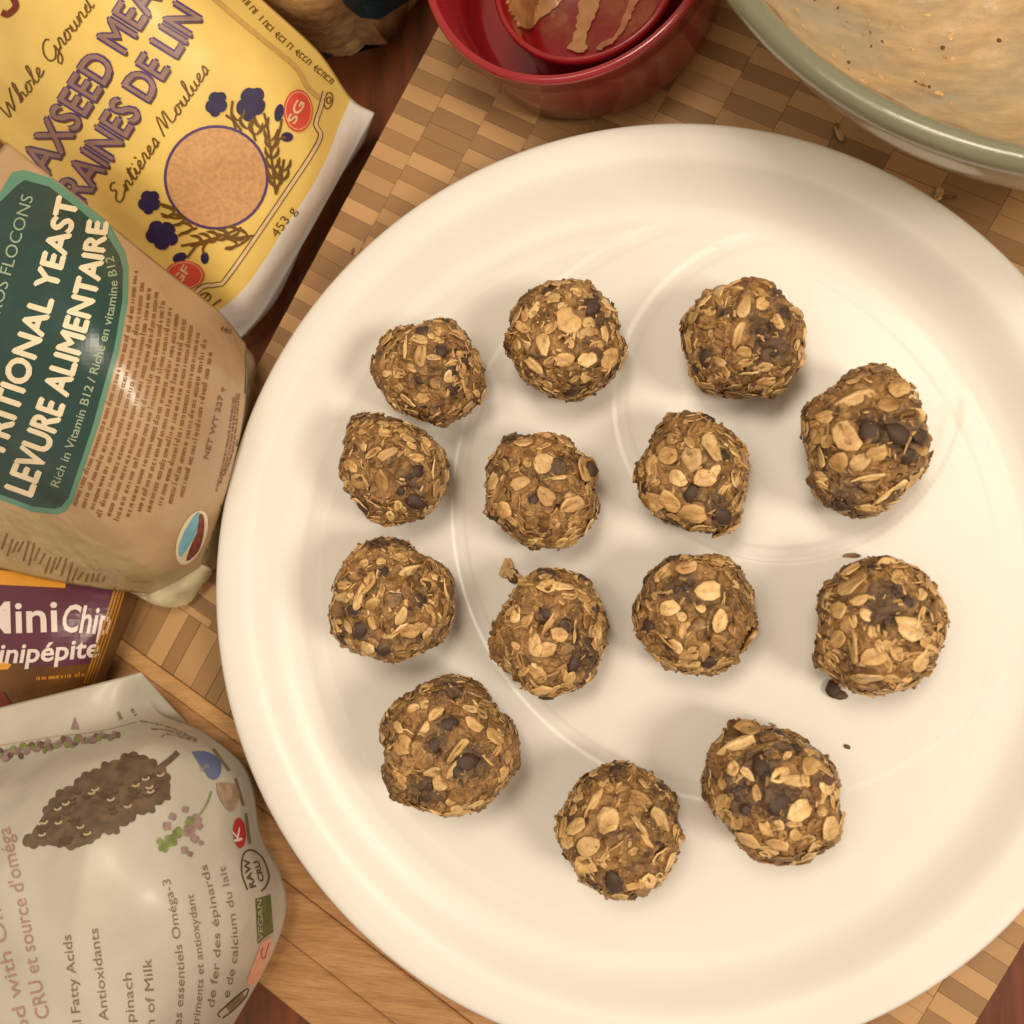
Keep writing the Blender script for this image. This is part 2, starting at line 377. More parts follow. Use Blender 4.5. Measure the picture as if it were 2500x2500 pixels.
def ball(crop, sc, outline, chips, flakes, label, seed, zf=1.0, extra=()):
    ox, oy = crop
    out = np.array([(ox + x / sc, oy + y / sc) for x, y in outline])
    cpx = (out.max(0) + out.min(0)) / 2
    z0 = FZ + .0002; R0 = .016; zc = z0 + R0 * .95
    for _ in range(3):
        P = Wn([(x, y, zc) for x, y in out]); c = Wn([(cpx[0], cpx[1], zc)])[0]
        rr = np.hypot(P[:, 0] - c[0], P[:, 1] - c[1]); R0 = rr.mean(); zc = z0 + R0 * .93 * zf
    an = np.arctan2(P[:, 1] - c[1], P[:, 0] - c[0]); o_ = np.argsort(an); an = an[o_]; rr = rr[o_]
    g = np.linspace(-math.pi, math.pi, 361); pr = np.interp(g, np.r_[an - 2 * math.pi, an, an + 2 * math.pi], np.r_[rr, rr, rr]) - .0012
    k = np.exp(-np.linspace(-2, 2, 13) ** 2); k /= k.sum(); pr = np.convolve(np.r_[pr[-7:-1], pr, pr[1:7]], k, 'valid')
    Rt = np.interp(TH, g, pr)
    Rh = R0 * (1 - CPH ** 2) + Rt * CPH ** 2
    B = np.stack([DIR[:, 0] * Rh, DIR[:, 1] * Rh, DIR[:, 2] * R0 * .95 * zf], 1)
    q = B * 1000 + seed * 17.3
    lump = vnoise(q / 9.0, seed) * .0019 + vnoise(q / 4.4, seed + 1) * .0012
    mid = vnoise(q / 2.1, seed + 2) * .00062; fin = vnoise(q / 1.0, seed + 3) * .00036 + vnoise(q / .5, seed + 7) * .00016
    pit = -np.clip(vnoise(q / 2.6, seed + 4) - .18, 0, 1) * .0034
    crease = -np.clip(.16 - np.abs(vnoise(q / 5.0, seed + 5)), 0, 1) * .0065
    damp = 1 - .45 * CPH ** 6
    d = lump * damp + mid + fin + pit + crease
    N_ = DIR / np.linalg.norm(DIR, axis=1)[:, None]
    BL = B + N_ * (lump * damp)[:, None] + c
    hi = mid + fin + pit + crease
    base = np.array([c[0], c[1], z0])
    root = empty("energy_ball", base, label=label, cat="energy ball", group="oat and chocolate balls on the plate")
    B = BL
    bvh = BVHTree.FromPolygons(B.tolist(), FACES)
    r = random.Random(seed); used = []; press = []; choc = []
    def drop(P, N, kind, size, asp, spin, sink=.12, tilt=0):
        if kind == 'chip': m_ = r.choice(CH); nm = "chocolate_chip"; th = size * r.uniform(.75, 1.0)
        elif kind == 'smear': m_ = r.choice(SMR); nm = "chocolate_smear"; th = size * .26
        else: m_ = r.choice(FL[kind]); nm = "oat_flake"; th = size * .95
        R_ = orient(N, spin, tilt)
        place_piece(nm, m_, root, Vector(P) - Vector(N) * sink * size, R_, (size, size * asp, th)); used.append((Vector(P), size)); press.append((np.array(P), size * (.5 + .5 * asp) * .5 * (.55 if kind in ('chip', 'smear') else 1), abs(tilt) > .6))
    def at_px(x, y):
        d_ = Vector(ray(x, y)).normalized(); h = bvh.ray_cast(Vector(CP), d_)
        return h if h[0] is not None else None
    def img_spin(N, ang):                    # tangent whose picture direction is ang
        n = Vector(N).normalized(); a = n.orthogonal().normalized(); b = n.cross(a)
        dv = Vector((math.cos(ang), math.sin(ang), 0)); return math.atan2(dv.dot(b), dv.dot(a))
    for cc in chips:
        h = at_px(ox + cc[0] / sc, oy + cc[1] / sc)
        if h is None: continue
        s = 2 * cc[2] / sc * .000122; big = cc[2] / sc > 24
        choc.append((np.array(h[0]), s * (.95 if big or len(cc) > 3 else .62)))
        if len(cc) > 3:
            for q_ in range(4):
                a_ = r.uniform(0, 6.28); t_ = Vector((math.cos(a_), math.sin(a_), 0)); t_ = (t_ - Vector(h[1]) * t_.dot(h[1])) * s * .42
                h2 = bvh.find_nearest(Vector(h[0]) + t_); drop(h2[0], h2[1], 'chip' if q_ % 2 else 'smear', s * r.uniform(.4, .6), r.uniform(.5, .9), r.uniform(0, 6), .06)
        else: drop(h[0], h[1], 'chip', s * 1.22, r.uniform(.62, .95), r.uniform(0, 6), .14)
    for fl in flakes:
        h = at_px(ox + fl[0] / sc, oy + fl[1] / sc)
        if h is None: continue
        L = 2 * max(fl[2], fl[3]) / sc * .000122; a = min(fl[2], fl[3]) / max(fl[2], fl[3])
        drop(h[0], h[1], 'p' if r.random() < .6 else 't', L * 1.12, a / .8, img_spin(h[1], math.radians(fl[4])), -.02, 0 if a > .5 else r.uniform(.5, .9))
    # random flakes over the rest
    tries = 0; cnt = 0
    while cnt < 170 and tries < 2200:
        tries += 1
        i = r.randrange(len(B)); N = N_[i]
        if N[2] < -.35 : continue
        P = Vector(B[i]); h = bvh.find_nearest(P); nn = (Vector(h[1]) * .35 + Vector(N) * .65).normalized()
        s = r.uniform(.0034, .0074)
        if any((P - u).length < (u_s + s) * (.23 if j >= len(chips) + len(flakes) else .40) for j, (u, u_s) in enumerate(used)): continue
        x = r.random(); kd = 'p' if x < .22 else ('t' if x < .62 else 'c')
        edge = r.random() < .30
        side = N[2] < .45
        R_t = r.uniform(.7, 1.4) * (.45 if side else 1) if edge else r.uniform(-.35, .35) * (.4 if side else 1)
        drop(P, nn, kd, s * (.85 if edge else 1), r.uniform(.6, 1.0), r.uniform(0, 6.28), .10 if edge else .03, R_t); cnt += 1
    for k in range(9):
        i = r.randrange(len(B))
        if N_[i][2] < -.2 or N_[i][2] > .75: continue
        drop(B[i], N_[i], r.choice(['chip', 'smear']), r.uniform(.0026, .0048), r.uniform(.7, 1), r.uniform(0, 6), .08)
    # press the dough flat under every flake and chip, rough it up everywhere else
    mk = np.zeros(len(B)); rim_ = np.zeros(len(B))
    for P_, rad, edge in press:
        if edge: rad *= .5
        d2 = np.linalg.norm(B - P_, axis=1) / rad
        mk = np.maximum(mk, sm((1.12 - d2) / .25)); rim_ = np.maximum(rim_, np.exp(-((d2 - 1.25) / .16) ** 2))
    B = B + N_ * (hi * (1 - mk) - mk * .0004 + rim_ * (1 - mk) * .0005)[:, None]
    B[:, 2] = np.where(B[:, 2] < z0 + .0012, z0 + np.clip((B[:, 2] - (zc - R0)) * .3, 0, .0012), B[:, 2])
    me = ICO.copy(); me.name = "dough"; me.vertices.foreach_set('co', (B - base).astype(np.float32).ravel()); me.update()
    cm = np.zeros(len(B))
    for P_, rad in choc: cm = np.maximum(cm, np.exp(-(np.linalg.norm(B - P_, axis=1) / (rad * 1.1)) ** 2))
    at_ = me.attributes.new("choc", 'FLOAT', 'POINT'); at_.data.foreach_set('value', cm.astype(np.float32))
    o = obj("dough", me, M_dough, root, world=False)
    # small bits nobody could count
    vs, fs = [], []
    for k in range(460):
        i = r.randrange(len(B)); N = N_[i]
        if N[2] < -.5: continue
        s = r.choice((r.uniform(.0006, .0013), r.uniform(.0011, .0022))); R_ = orient(N, r.uniform(0, 6), r.uniform(-1.0, 1.0)); b0 = len(vs)
        for q_ in ((-.5, -.22, 0), (.5, -.2, .05), (.55, .2, 0), (-.4, .25, .08), (-.3, -.1, .3), (.3, -.1, .32), (.3, .12, .3), (-.25, .12, .28)):
            vs.append(Vector(B[i]) - Vector(base) + R_ @ Vector((q_[0] * s * 1.35, q_[1] * s * 1.3, q_[2] * s * .8)))
        for q_ in ((3, 2, 1, 0), (4, 5, 6, 7), (0, 1, 5, 4), (1, 2, 6, 5), (2, 3, 7, 6), (3, 0, 4, 7)): fs.append(tuple(b0 + i_ for i_ in q_))
    me = mesh("oat_bits", vs, fs, False); me.polygons.foreach_set('material_index', [r.choice((0, 0, 1, 1, 2)) for _ in range(len(fs) // 6) for __ in range(6)])
    tag(obj("oat_bits", me, [M_ftan, M_dough, M_fpale], root, world=False), kind='stuff')
    return root

Pc, Qc, Rc, Sc = (800, 650), (1500, 600), (780, 1250), (1300, 1300)
BALLS = [
 (Pc, 2.415, [(320,420),(370,400),(420,370),(540,355),(600,375),(690,305),(760,325),(820,380),(880,500),(925,570),(940,680),(920,770),(850,810),(760,910),(640,960),(560,930),(480,900),(400,850),(330,760),(300,680),(290,590),(310,500)],
  [(680,490,42),(740,620,36),(740,740,42),(530,675,34),(550,375,38),(700,320,22)],
  [(460,480,70,14,80),(390,525,36,16,10),(470,790,60,32,-30),(540,430,50,32,0),(720,650,42,32,-20),(730,575,50,16,15),(630,880,60,20,60),(350,430,34,42,70)],
  "small craggy oat ball with a notched top, upper left, touching the ball below it"),
 (Pc, 2.415, [(1190,180),(1270,120),(1380,95),(1480,80),(1570,95),(1610,150),(1680,180),(1745,270),(1715,350),(1760,545),(1690,660),(1560,740),(1440,795),(1380,800),(1260,750),(1150,680),(1090,570),(1040,480),(1075,380),(1090,280),(1130,220)],
  [(1570,230,48),(1065,490,34),(1520,690,34),(1690,215,24),(1290,140,36),(1450,740,44),(1600,320,40,1)],
  [(1420,320,62,74,40),(1330,190,36,46,80),(1270,460,46,76,-70),(1215,585,38,66,-60),(1660,540,56,62,90),(1635,400,36,52,60),(1530,550,52,44,20),(1395,550,58,46,0),(1220,260,26,56,60),(1660,600,20,60,55)],
  "oat ball with many pale flakes and a left edge chip, second in top row"),
 (Qc, 2.273, [(360,420),(450,340),(540,270),(680,200),(770,180),(880,210),(950,260),(1020,340),(1070,410),(1095,560),(1080,660),(1000,730),(940,810),(860,830),(740,840),(600,820),(480,810),(420,740),(385,620),(360,500)],
  [(500,610,48),(850,470,56,1),(940,370,40),(600,380,30),(1060,655,28),(890,265,36),(860,560,60,1)],
  [(720,340,36,66,70),(820,320,42,26,40),(690,490,28,66,80),(1010,550,24,36,80),(750,710,60,24,10),(840,675,40,28,0),(500,310,44,26,30),(560,440,70,18,0)],
  "oat ball with smeared chocolate across its middle, near the top right inside the small ring"),
 (Qc, 2.273, [(1440,625),(1480,640),(1560,690),(1650,760),(1700,860),(1740,980),(1760,1150),(1740,1250),(1650,1340),(1590,1450),(1500,1520),(1400,1540),(1280,1525),(1150,1460),(1080,1380),(1070,1200),(1030,1060),(1045,910),(1120,850),(1250,770),(1350,690)],
  [(1580,1030,56),(1420,1030,50),(1710,1060,44),(1640,1185,44),(1290,1430,60,1),(1060,920,26),(1720,970,30)],
  [(1335,860,100,38,25),(1290,1060,72,64,-60),(1240,1200,42,50,90),(1455,1150,54,50,20),(1365,1200,58,42,30),(1580,790,46,60,70),(1150,1170,30,50,-60),(1520,880,60,34,30),(1400,1290,90,20,10),(1520,1360,90,36,20),(1170,950,50,36,0),(1630,1090,20,70,60)],
  "largest tall pointed oat ball with two round chocolate chips side by side, upper right"),
 (Pc, 2.415, [(210,860),(260,850),(330,885),(450,910),(560,950),(640,1030),(690,1110),(705,1250),(690,1370),(630,1460),(500,1510),(390,1555),(320,1550),(230,1500),(190,1390),(110,1260),(95,1140),(130,980),(160,900)],
  [(530,1215,44),(520,1400,56),(440,1330,32),(480,1270,40,1)],
  [(350,1110,68,34,35),(320,1270,46,86,75),(190,1270,46,60,-60),(270,1100,56,26,30),(270,1400,26,56,-60),(620,1200,24,66,80),(640,1310,42,60,-70),(480,1020,34,40,0),(570,1030,24,50,-60)],
  "oat ball with a dark chip cluster on its right half, touching the notched ball above"),
 (Pc, 2.415, [(1080,985),(1210,1000),(1330,970),(1400,990),(1460,1060),(1560,1150),(1600,1200),(1570,1280),(1600,1390),(1570,1500),(1500,1600),(1410,1670),(1300,1680),(1200,1690),(1130,1640),(1020,1540),(930,1480),(950,1400),(930,1290),(950,1190),(1020,1060)],
  [(1080,1020,40),(970,1480,38),(1570,1190,38),(1560,1320,24),(1210,1370,28),(1370,1180,40,1)],
  [(1160,1040,66,46,5),(970,1270,34,50,50),(1130,1280,58,40,30),(1500,1200,56,70,-50),(1290,1360,64,50,-30),(1440,1400,66,44,15),(1330,1250,70,12,5),(1050,1170,40,30,-40),(1140,1480,44,20,-40),(1530,1540,34,56,55),(1270,1160,56,50,0)],
  "oat ball with a chip at its right shoulder, directly above the loose oat crumb"),
 (Qc, 2.273, [(310,925),(400,935),(500,940),(570,980),(650,995),(700,1070),(740,1120),(750,1280),(745,1420),(720,1530),(690,1580),(560,1610),(440,1590),(300,1560),(200,1500),(130,1400),(110,1280),(120,1190),(190,1120),(230,1000)],
  [(430,1380,44),(600,1515,48),(620,1160,34),(640,1020,38),(560,1430,34,1)],
  [(300,1165,50,48,0),(310,1420,56,72,-60),(430,1490,80,48,15),(540,1120,44,84,-75),(430,1180,52,60,-60),(350,1290,54,42,-50),(220,1420,44,62,-60),(500,1290,50,40,20),(620,1580,80,22,10)],
  "oat ball with two bright flakes low on its front, centre right inside the small ring"),
 (Rc, 2.356, [(350,135),(420,140),(500,160),(580,210),(660,260),(740,350),(780,450),(775,580),(730,680),(650,780),(560,830),(500,870),(400,875),(300,840),(200,810),(120,740),(80,600),(110,470),(140,340),(210,240),(290,160)],
  [(360,350,38),(580,510,40),(240,690,48),(380,800,46),(340,180,44,1),(480,185,40,1),(200,570,36)],
  [(470,265,42,30,0),(355,285,30,24,0),(520,340,70,22,25),(470,600,32,60,60),(310,535,60,30,30),(230,500,22,70,70),(680,380,40,26,20),(720,440,20,60,60),(460,680,60,24,30),(270,780,60,36,20),(620,700,24,44,60)],
  "oat ball alone below the touching pair, at the far left of the plate"),
 (Rc, 2.356, [(1250,300),(1350,300),(1450,310),(1530,350),(1590,420),(1640,510),(1660,640),(1640,780),(1600,900),(1560,990),(1460,1050),(1330,1080),(1230,1065),(1180,990),(1080,930),(1010,830),(990,700),(1040,610),(1090,520),(1170,390)],
  [(1420,660,38),(1480,870,48),(1540,790,56,1),(1300,580,36),(1300,330,50,1),(1570,860,44,1),(1630,570,30)],
  [(1325,640,80,22,62),(1380,705,44,46,0),(1460,690,60,18,45),(1240,765,40,66,-70),(1300,790,60,46,20),(1130,590,34,52,70),(1400,430,60,36,15),(1230,450,20,50,-60),(1440,955,40,32,30),(1320,940,70,20,10),(1270,1030,70,40,20),(1080,870,34,28,0),(1640,645,28,22,0)],
  "oat ball beside the loose oat crumb, with a dark chocolate patch at lower right"),
 (Sc, 1.84, [(640,95),(720,90),(820,90),(900,120),(960,180),(1000,260),(1015,370),(1010,480),(950,560),(880,630),(760,650),(680,650),(580,620),(550,560),(490,500),(440,410),(445,320),(490,220),(540,150)],
  [(510,420,32),(790,590,30),(630,112,24),(660,230,40,1)],
  [(790,262,54,44,0),(615,340,38,40,0),(840,400,38,50,60),(668,378,20,24,0),(610,490,26,60,-60),(690,160,46,24,10),(590,190,24,50,60),(855,310,8,50,85),(640,510,40,26,-30),(960,480,26,60,65)],
  "round oat ball with one bright round flake near its top, just below the small ring"),
 (Sc, 1.84, [(1340,180),(1430,115),(1540,105),(1640,105),(1720,150),(1800,220),(1860,310),(1870,400),(1840,520),(1800,610),(1700,700),(1610,745),(1500,745),(1400,710),(1310,640),(1260,590),(1260,510),(1275,400),(1270,290)],
  [(1600,280,44,1),(1275,530,24),(1590,115,40),(1690,310,24),(1580,360,40,1),(1300,270,24)],
  [(1430,165,44,30,20),(1440,235,70,44,20),(1435,510,28,66,-78),(1690,430,60,44,-10),(1505,655,60,40,35),(1530,560,44,30,20),(1590,590,20,44,-60),(1370,350,50,34,0),(1330,310,20,44,60),(1750,580,34,48,60),(1370,480,40,24,30)],
  "wide oat ball with a dark chip lying at its foot, far right of the plate"),
 (Rc, 2.356, [(690,935),(820,935),(900,990),(960,1060),(1060,1160),(1120,1270),(1150,1400),(1160,1450),(1110,1570),(1030,1640),(940,1710),(860,1740),(750,1760),(640,1730),(550,1690),(450,1660),(390,1570),(390,1450),(370,1330),(350,1260),(370,1190),(450,1080),(540,1000)],
  [(735,1215,52),(660,1330,54),(860,1440,60),(600,1610,60,1),(760,1010,50,1),(380,1210,22),(800,1500,40)],
  [(615,1250,30,66,60),(670,1160,24,50,70),(790,1370,26,80,52),(780,1470,76,16,58),(890,1220,60,36,-30),(450,1240,50,24,-40),(1010,1290,60,40,-30),(900,1680,50,28,35),(560,1480,50,24,-20),(540,1130,40,20,20),(430,1120,40,22,40)],
  "big oat ball with three large dark chocolate chips across its middle, lower left"),
 (Sc, 1.84, [(340,1025),(430,1030),(520,1065),(600,1120),(650,1170),(670,1280),(680,1400),(660,1500),(610,1590),(530,1640),(420,1650),(320,1620),(230,1590),(180,1500),(130,1400),(105,1310),(130,1220),(180,1120),(250,1060)],
  [(360,1580,44),(615,1240,28),(640,1290,26),(380,1060,26)],
  [(335,1300,60,48,0),(275,1220,20,66,65),(195,1320,46,40,20),(250,1410,44,48,0),(238,1492,34,48,-50),(570,1450,56,28,30),(570,1290,24,56,-60),(480,1320,60,14,-50),(510,1380,40,12,-50),(620,1480,36,42,0),(370,1415,40,12,35),(490,1190,50,16,-30)],
  "oat ball with one big smooth round flake facing up, lowest one on the plate"),
 (Sc, 1.84, [(900,850),(1040,840),(1150,880),(1270,950),(1380,1030),(1400,1100),(1385,1200),(1400,1330),(1380,1400),(1300,1450),(1180,1495),(1080,1490),(960,1440),(900,1360),(840,1280),(760,1190),(750,1090),(790,970),(830,900)],
  [(1015,1040,46),(1120,1210,50),(1160,950,40,1),(900,1130,36,1),(960,1210,40,1),(1040,1100,28)],
  [(920,960,86,30,28),(970,880,50,36,0),(960,1380,54,44,-10),(1200,1250,56,40,30),(900,1060,32,26,0),(965,1085,34,20,-40),(850,1210,50,30,30),(1340,1330,40,46,0),(1120,1090,50,30,20),(1300,1060,26,50,-60),(1220,1380,40,24,30),(1100,1400,40,30,0)],
  "big flat sided oat ball with an oval chip standing out of its middle, lower right"),
]
for i, (cr_, sc_, ou, ch, fl, lb) in enumerate(BALLS):
    ball(cr_, sc_, ou, ch, fl, lb, 11 + i * 13)

def crumb(name, px, py, z, pieces, label, cat):
    P = W(px, py, z); root = empty(name, P, label=label, cat=cat)
    for nm, me, dx, dy, dz, n, sp, s3 in pieces:
        place_piece(nm, me, root, (P[0] + dx, P[1] + dy, P[2] + dz), orient(n, sp), s3)
crumb("oat_crumb", 1245, 1395, FZ, [
    ("oat_flake", FL['t'][1], -.0008, .0010, .0012, (-.15, .1, 1), .4, (.0062, .0064, .003)),
    ("oat_flake", FL['p'][3], .0008, -.0004, .0024, (.2, .15, 1), 1.9, (.0046, .0046, .003)),
    ("oat_flake", FL['t'][2], .0026, -.0022, .0018, (.3, -.2, 1), 2.4, (.0046, .0042, .003)),
    ("dough", SMR[1], .0014, -.0016, .0014, (0, 0, 1), 1., (.0050, .0040, .0036))],
    "loose tan oat flake crumb left of the ball with the dark patch", "crumb")
crumb("chocolate_crumb", 2034, 1680, FZ, [
    ("chocolate_chip", CH[2], 0, 0, .0016, (0, .1, 1), 1., (.0052, .0042, .0048)),
    ("chocolate_smear", SMR[2], .0018, -.0018, .0012, (0, .1, 1), 2., (.0046, .0030, .0030))],
    "dark chocolate chip lying at the foot of the far right oat ball", "crumb")
crumb("oat_sliver", 2080, 1356, FZ + .020, [("oat_flake", FL['c'][4], 0, 0, .0, (.3, .3, 1), -.8, (.0050, .0022, .003))],
      "short brown oat sliver sticking up from the top of the far right ball", "crumb")
crumb("chocolate_speck", 2068, 1823, FZ, [("chocolate_smear", SMR[0], 0, 0, .0006, (0, 0, 1), .5, (.0014, .0022, .0014))],
      "tiny brown speck alone on the plate near its lower right ring", "crumb")
crumb("oat_husk", 862, 614, 0, [("oat_flake", FL['c'][5], 0, 0, .0005, (0, 0, 1), .4, (.0030, .0012, .002))],
      "tiny dark husk on the bamboo board left of the plate rim", "crumb")
crumb("oat_scrap", 2292, 476, 0, [("oat_flake", FL['t'][6], 0, 0, .0008, (.1, 0, 1), .4, (.0052, .0034, .003)), ("oat_flake", FL['c'][1], .003, -.001, .0010, (.2, .1, 1), 2.4, (.0042, .0028, .003))],
      "small wet oat scrap on the board between plate and glass bowl", "crumb")
crumb("oat_curl", 2050, 330, 0, [("oat_flake", FL['p'][2], 0, 0, .0012, (.5, .3, 1), 1.1, (.0060, .0026, .003)), ("oat_flake", FL['c'][7], -.001, .002, .0010, (-.3, .3, 1), .8, (.0052, .0020, .003))],
      "curled pale oat piece on the board at the top edge of the plate", "crumb")

# ---------------------------------------------------------------- bags: patch surfaces and print on them
TZ = -.0178
def bag(name, grid, nu, nv, mats, matfn, label, cat, floor=TZ, wr=.0012, wsc=60, seed=3, inward=.18):
    G = np.array(grid, float); nr, nc = G.shape[:2]
    tv = np.linspace(0, nr - 1, nv); tu = np.linspace(0, nc - 1, nu)
    A = cr(G, tv); A = cr(A.transpose(1, 0, 2), tu).transpose(1, 0, 2)       # (nv,nu,3)
    P = Wn(A.reshape(-1, 3))
    edge = (np.minimum(1, np.minimum(tu, nc - 1 - tu) * 1.5)[None] * np.minimum(1, np.minimum(tv, nr - 1 - tv) * 1.5)[:, None]).reshape(-1)
    q = P * wsc; n1 = vnoise(q, seed) + .5 * vnoise(q * 2.3, seed + 1); rg = (1 - np.abs(vnoise(q * np.array([1.2, .7, 1]), seed + 5)) * 2) 
    P[:, 2] += (n1 * wr * .6 + rg * wr * .5) * (.25 + .75 * edge)
    idx = lambda j, i: j * nu + i
    f = [(idx(j, i), idx(j, i + 1), idx(j + 1, i + 1), idx(j + 1, i)) for j in range(nv - 1) for i in range(nu - 1)]
    mi = [matfn((tu[i] + tu[i + 1]) / 2, (tv[j] + tv[j + 1]) / 2) for j in range(nv - 1) for i in range(nu - 1)]
    a, b, c = P[idx(0, 0)], P[idx(0, nu - 1)], P[idx(nv - 1, 0)]
    flip = np.cross(b - a, c - a)[2] < 0
    loop = [idx(0, i) for i in range(nu)] + [idx(j, nu - 1) for j in range(1, nv)] + [idx(nv - 1, i) for i in range(nu - 2, -1, -1)] + [idx(j, 0) for j in range(nv - 2, 0, -1)]
    ctr = P.mean(0); V_ = P.tolist(); prev = loop; n = len(loop)
    mloop = []
    for k in range(n):
        j0, i0 = divmod(loop[k], nu); mloop.append(matfn(tu[min(i0, nu - 1)], tv[min(j0, nv - 1)]))
    for s_, inn in ((.35, .02), (.75, inward * .6), (1.0, inward)):
        ring = []
        for k, li in enumerate(loop):
            p = P[li]; z = p[2] + (floor - p[2]) * s_; dc = ctr[:2] - p[:2]; dl = max(1e-6, np.hypot(*dc)); xy = p[:2] + dc / dl * min(.80 * (p[2] - z) + .0005, .5 * dl)
            ring.append(len(V_)); V_.append([xy[0], xy[1], min(z, p[2] - .0002 * s_)])
        for k in range(n): f.append((prev[k], ring[k], ring[(k + 1) % n], prev[(k + 1) % n])); mi.append(mloop[k])
        prev = ring
    cidx = len(V_); V_.append([ctr[0], ctr[1], floor])
    for k in range(n): f.append((prev[k], cidx, prev[(k + 1) % n])); mi.append(mloop[k])
    if flip: f = [tuple(reversed(x)) for x in f]
    root = empty(name, (ctr[0], ctr[1], floor), label=label, cat=cat)
    me = mesh(name + "_film", V_, f); me.polygons.foreach_set('material_index', mi)
    obj("bag_film", me, mats, root)
    bvh = BVHTree.FromPolygons(V_, f)
    return root, bvh, A

def project(bm, bvh, off):
    dead = []
    for v in bm.verts:
        h = bvh.ray_cast(Vector(CP), Vector(ray(v.co.x, v.co.y)).normalized())
        if h[0] is None: dead.append(v); continue
        n = h[1] if h[1].dot(Vector(CP) - h[0]) > 0 else -h[1]
        v.co = h[0] + (Vector(CP) - h[0]).normalized() * off * .6 + n * off * .4
    if dead: bmesh.ops.delete(bm, geom=dead, context='VERTS')
    # drop faces stretched over a step
    bad = [f for f in bm.faces if max((e.calc_length() for e in f.edges), default=0) > .012]
    if bad: bmesh.ops.delete(bm, geom=bad, context='FACES')
def grid_cut(bm, step):
    if not bm.verts: return
    for ax in (0, 1):
        lo = min(v.co[ax] for v in bm.verts); hi = max(v.co[ax] for v in bm.verts); k = math.ceil(lo / step)
        while k * step < hi:
            co = [0, 0, 0]; no = [0, 0, 0]; co[ax] = k * step + .013; no[ax] = 1
            bmesh.ops.bisect_plane(bm, geom=bm.verts[:] + bm.edges[:] + bm.faces[:], plane_co=co, plane_no=no); k += 1
def finish(bm, bg, mat, name, off, step=14):
    root, bvh = bg[0], bg[1]
    for v in bm.verts: v.co.z = 0
    grid_cut(bm, step); project(bm, bvh, off)
    if not bm.faces: bm.free(); return None
    bmesh.ops.recalc_face_normals(bm, faces=bm.faces)
    for f in bm.faces:
        if f.normal.z < 0: f.normal_flip()
    me = bpy.data.meshes.new(name); bm.to_mesh(me); bm.free()
    return obj(name, me, mat, root)
_tc = {}
def text_geo(txt, bold=0., shear=0.):
    k = (txt, bold, shear)
    if k not in _tc:
        cu = bpy.data.curves.new("t", 'FONT'); cu.body = txt; cu.size = 1; cu.offset = bold; cu.shear = shear; cu.resolution_u = 3; cu.dimensions = '2D'; cu.fill_mode = 'FRONT'
        o = bpy.data.objects.new("t", cu); S.collection.objects.link(o); bpy.context.view_layer.update()
        me = bpy.data.meshes.new_from_object(o.evaluated_get(bpy.context.evaluated_depsgraph_get()))
        bpy.data.objects.remove(o); V_ = np.array([v.co[:] for v in me.vertices]); F_ = [tuple(p.vertices) for p in me.polygons]
        bpy.data.meshes.remove(me)
        _tc[k] = (V_, F_, V_[:, 0].min(), V_[:, 0].max())
    return _tc[k]
CAP = .70
def text_line(bg, txt, path, cap, mat, name="lettering", off=.0003, bold=0., shear=0., dx=0, dy=0, grow=1.0, cap1=None):
    V_, F_, x0, x1 = text_geo(txt, bold, shear)
    pth = spl(path, 60); n = len(pth); tan = np.gradient(pth, axis=0); tan /= np.linalg.norm(tan, axis=1)[:, None]
    bm = bmesh.new(); vs = []
    for p in V_:
        t = (p[0] - x0) / (x1 - x0); k = t * (n - 1); i = min(int(k), n - 2); fr = k - i
        b_ = pth[i] * (1 - fr) + pth[i + 1] * fr; d = tan[i] * (1 - fr) + tan[i + 1] * fr; up = np.array([d[1], -d[0]])
        c_ = cap if cap1 is None else cap + (cap1 - cap) * t
        q = b_ + up * (p[1] / CAP * c_ * grow) + np.array([dx, dy]); vs.append(bm.verts.new((q[0], q[1], 0)))
    for f in F_:
        try: bm.faces.new([vs[i] for i in f])
        except ValueError: pass
    return finish(bm, bg, mat, name, off)
def poly(bg, pts, mat, name, off=.0002, smooth=0, step=14):
    P = np.array(pts, float)
    if smooth: P = spl(np.vstack([P, P[:1]]), smooth)[:-1]
    bm = bmesh.new(); f = bm.faces.new([bm.verts.new((x, y, 0)) for x, y in P]); bmesh.ops.triangulate(bm, faces=[f])
    return finish(bm, bg, mat, name, off, step)
def ell(cx, cy, rx, ry, rot=0, n=40, wob=0, k=5):
    a = np.arange(n) * 2 * math.pi / n; r = 1 - wob * 1.4 + wob * 2 * np.abs(np.cos(k / 2 * a)) ** .6; c_, s_ = math.cos(rot), math.sin(rot)
    x = rx * r * np.cos(a); y = ry * r * np.sin(a); return np.stack([cx + x * c_ - y * s_, cy + x * s_ + y * c_], 1)
def strokes(bg, lines, width, mat, name, off=.0003, closed=False, smooth=True, taper=False):
    bm = bmesh.new()
    for ln in lines:
        L = np.array(ln, float)
        if smooth and len(L) > 2: L = spl(L, max(8, len(L) * 6))
        if closed: L = np.vstack([L, L[:2]])
        t = np.gradient(L, axis=0); t /= np.linalg.norm(t, axis=1)[:, None] + 1e-9; nn = np.stack([-t[:, 1], t[:, 0]], 1)
        w_ = np.full(len(L), width / 2.)
        if taper: w_ = w_ * (np.sin(np.linspace(.25, math.pi - .1, len(L))) * .9 + .1)
        a = [bm.verts.new((*p, 0)) for p in L + nn * w_[:, None]]; b = [bm.verts.new((*p, 0)) for p in L - nn * w_[:, None]]
        for i in range(len(L) - 1): bm.faces.new((a[i], a[i + 1], b[i + 1], b[i]))
    return finish(bm, bg, mat, name, off, 20)
